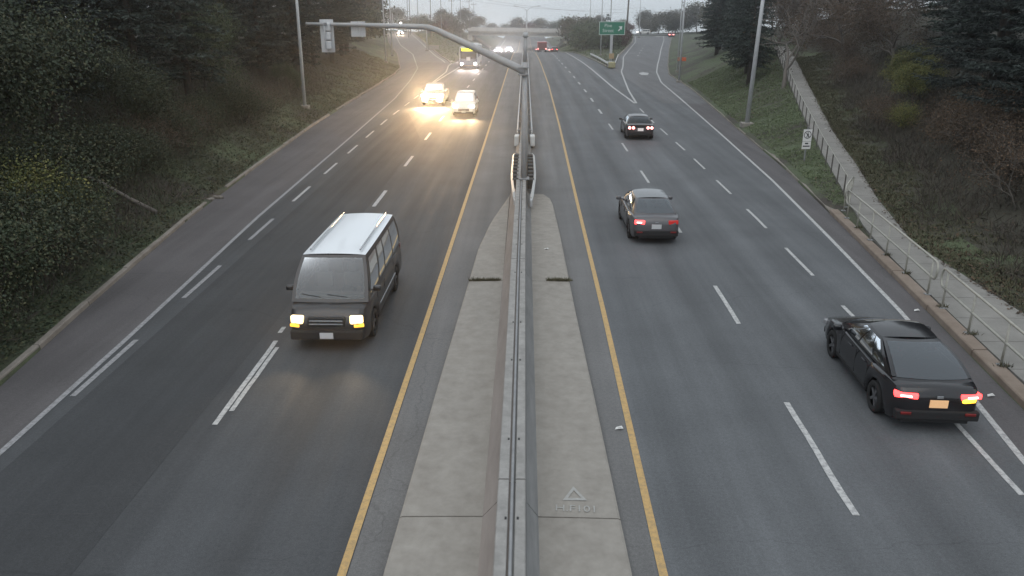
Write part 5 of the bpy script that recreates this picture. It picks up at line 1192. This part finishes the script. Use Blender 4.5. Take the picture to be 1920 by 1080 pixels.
def litter(n, cond, xr, yr, m, name, label, rng, size=.09):
    pts = []
    while len(pts) < n:
        x, y = rng.uniform(*xr), rng.uniform(*yr)
        if cond(x, y): pts.append((x, y, (gz(x, y) if x > itp(y, PR) or x < itp(y, PL) else itp(y, ZP) + .004) + .02))
    P = np.array(pts); d = unit(rng.normal(0, 1, (n, 3)) * np.array([1, 1, .25])); s = unit(np.cross(d, np.array([0, 0, 1.]) + rng.normal(0, .25, (n, 3))))
    ln = size * rng.uniform(.5, 1.4, n); V, F = quads(P, d, s, ln, ln * .7); me = fast(name, V, F); me.materials.append(m); tag(link(name, me), label, 'leaf litter', kind='stuff')
litter(12000, lambda x, y: -.35 * rg.random() ** 2 < x - itp(y, PR) < 1.2, (12, 26), (8, 80), FOL_BROWN, 'fallen_leaves', 'fallen brown leaves and dirt along the right edge of the footpath', rg)
litter(7000, lambda x, y: x - itp(y, PR) > 1, (14, 26), (12, 60), FOL_BROWN, 'fallen_leaves', 'brown leaf litter over the right bank', rg, .13)
litter(3500, lambda x, y: itp(y, KR) + .3 < x < itp(y, PL) - .1 and (y > 58 or rg.random() < .25), (12, 25), (31, 95), FOL_BROWN, 'fallen_leaves', 'fallen leaves scattered over the grass verge', rg, .12)
# dry brush: thin brown stems and sprays over the right bank
def brush(n, cond, xr, yr, m, name, label, rng):
    P = []
    while len(P) < n:
        x, y = rng.uniform(*xr), rng.uniform(*yr)
        if cond(x, y): P.append((x, y, gz(x, y)))
    P = np.array(P); d = unit(rng.normal(0, .55, (n, 3)) + np.array([0, 0, .8])); P = P + d * rng.uniform(0, .45, n)[:, None]
    s = unit(np.cross(d, rng.normal(0, 1, (n, 3)))); ln = rng.uniform(.25, .75, n); V, F = quads(P, d, s, ln, rng.uniform(.012, .035, n))
    me = fast(name, V, F); me.materials.append(m); tag(link(name, me), label, 'brush', kind='stuff')
BRUSH = mat('dry_brush', (.06, .05, .04), .9, island=[(.03, .026, .022), (.055, .045, .036), (.08, .066, .052), (.06, .058, .04)])
brush(42000, lambda x, y: 1.4 + .8 * math.sin(y * .8) < x - itp(y, PR) < 10 and (math.sin(x * 1.3 + y * .4) * math.cos(y * .9 - x * .5) > -.55), (14, 34), (9, 66), BRUSH, 'dry_brush', 'tangle of dry brown brush covering the right bank', rg)
brush(16000, lambda x, y: 2.5 < dk(x, y) < 9, (-26, -14), (26, 80), BRUSH, 'dry_brush', 'dry brown stems under the trees of the left bank', rg)
brush(9000, lambda x, y: .8 < dk(x, y) < 7, (-22, -12), (8, 32), BRUSH, 'dry_brush', 'dry stems poking through the near undergrowth of the left bank', rg)
# weeds at the railing feet, litter
for k, yy in enumerate([14.4, 16.15, 18.0, 19.9, 22.76, 24.65, 28.1]):
    o = blades('weed_tuft', [(FX(yy) - .02 + .05 * j, yy - .1, .16) for j in range(3)], .15, WEED, None, 12, .07)
    tag(o, f'{ORD[k]} small weed tuft at the railing feet counting from the black car', 'weeds', 'weed tufts at the railing feet')
for (x, yy, z, lab) in [(10.75, 19.9, .02, 'scrap of white litter in the gutter below the second railing'), (9.95, 14.9, .02, 'scrap of white litter in the gutter near the black car'), (1.88, 13.4, .015, 'crumpled white litter beside the right yellow line'), (18.1, 47.3, itp(47.3, ZP) + .03, 'white paper lying on the footpath beyond the prohibition sign'), (.75, 25.2, .13, 'small pale scrap on the right apron')]:
    b = MB(); b.poly([(-.08, -.03, 0), (.02, -.05, .03), (.09, -.01, .01), (.06, .05, .04), (-.05, .04, .015)]); b.poly([(-.03, -.02, .03), (.05, -.02, .05), (.04, .04, .02)])
    o = b.build('litter_scrap', LITTER); o.location = (x, yy, z); tag(o, lab, 'litter')
stn = MB(); 
for j in range(3): stn.box((random.uniform(-.2, .2), random.uniform(-.4, .4), .05), (.35, .2, .12), Matrix.Rotation(random.uniform(0, 3), 3, 'Z'), bev=.03)
o = stn.build('kerb_rubble', KERB); o.location = (-13.5, 33, 0); tag(o, 'broken kerb rubble in the gap of the left kerb', 'rubble')

# ------------------------------------------------------------------ haze
hz = MB().box((0, 350, 18), (900, 820, 54)).build('haze', None); hz['kind'] = 'stuff'; hz['label'] = 'thin grey evening haze filling the air'
hm_ = bpy.data.materials.new('haze'); hm_.use_nodes = True; q = hm_.node_tree; q.nodes.clear()
pv = q.nodes.new('ShaderNodeVolumePrincipled'); pv.inputs['Color'].default_value = (.86, .9, .95, 1); pv.inputs['Density'].default_value = .0011; pv.inputs['Anisotropy'].default_value = .86
ot = q.nodes.new('ShaderNodeOutputMaterial'); q.links.new(pv.outputs[0], ot.inputs['Volume']); hz.data.materials.append(hm_)
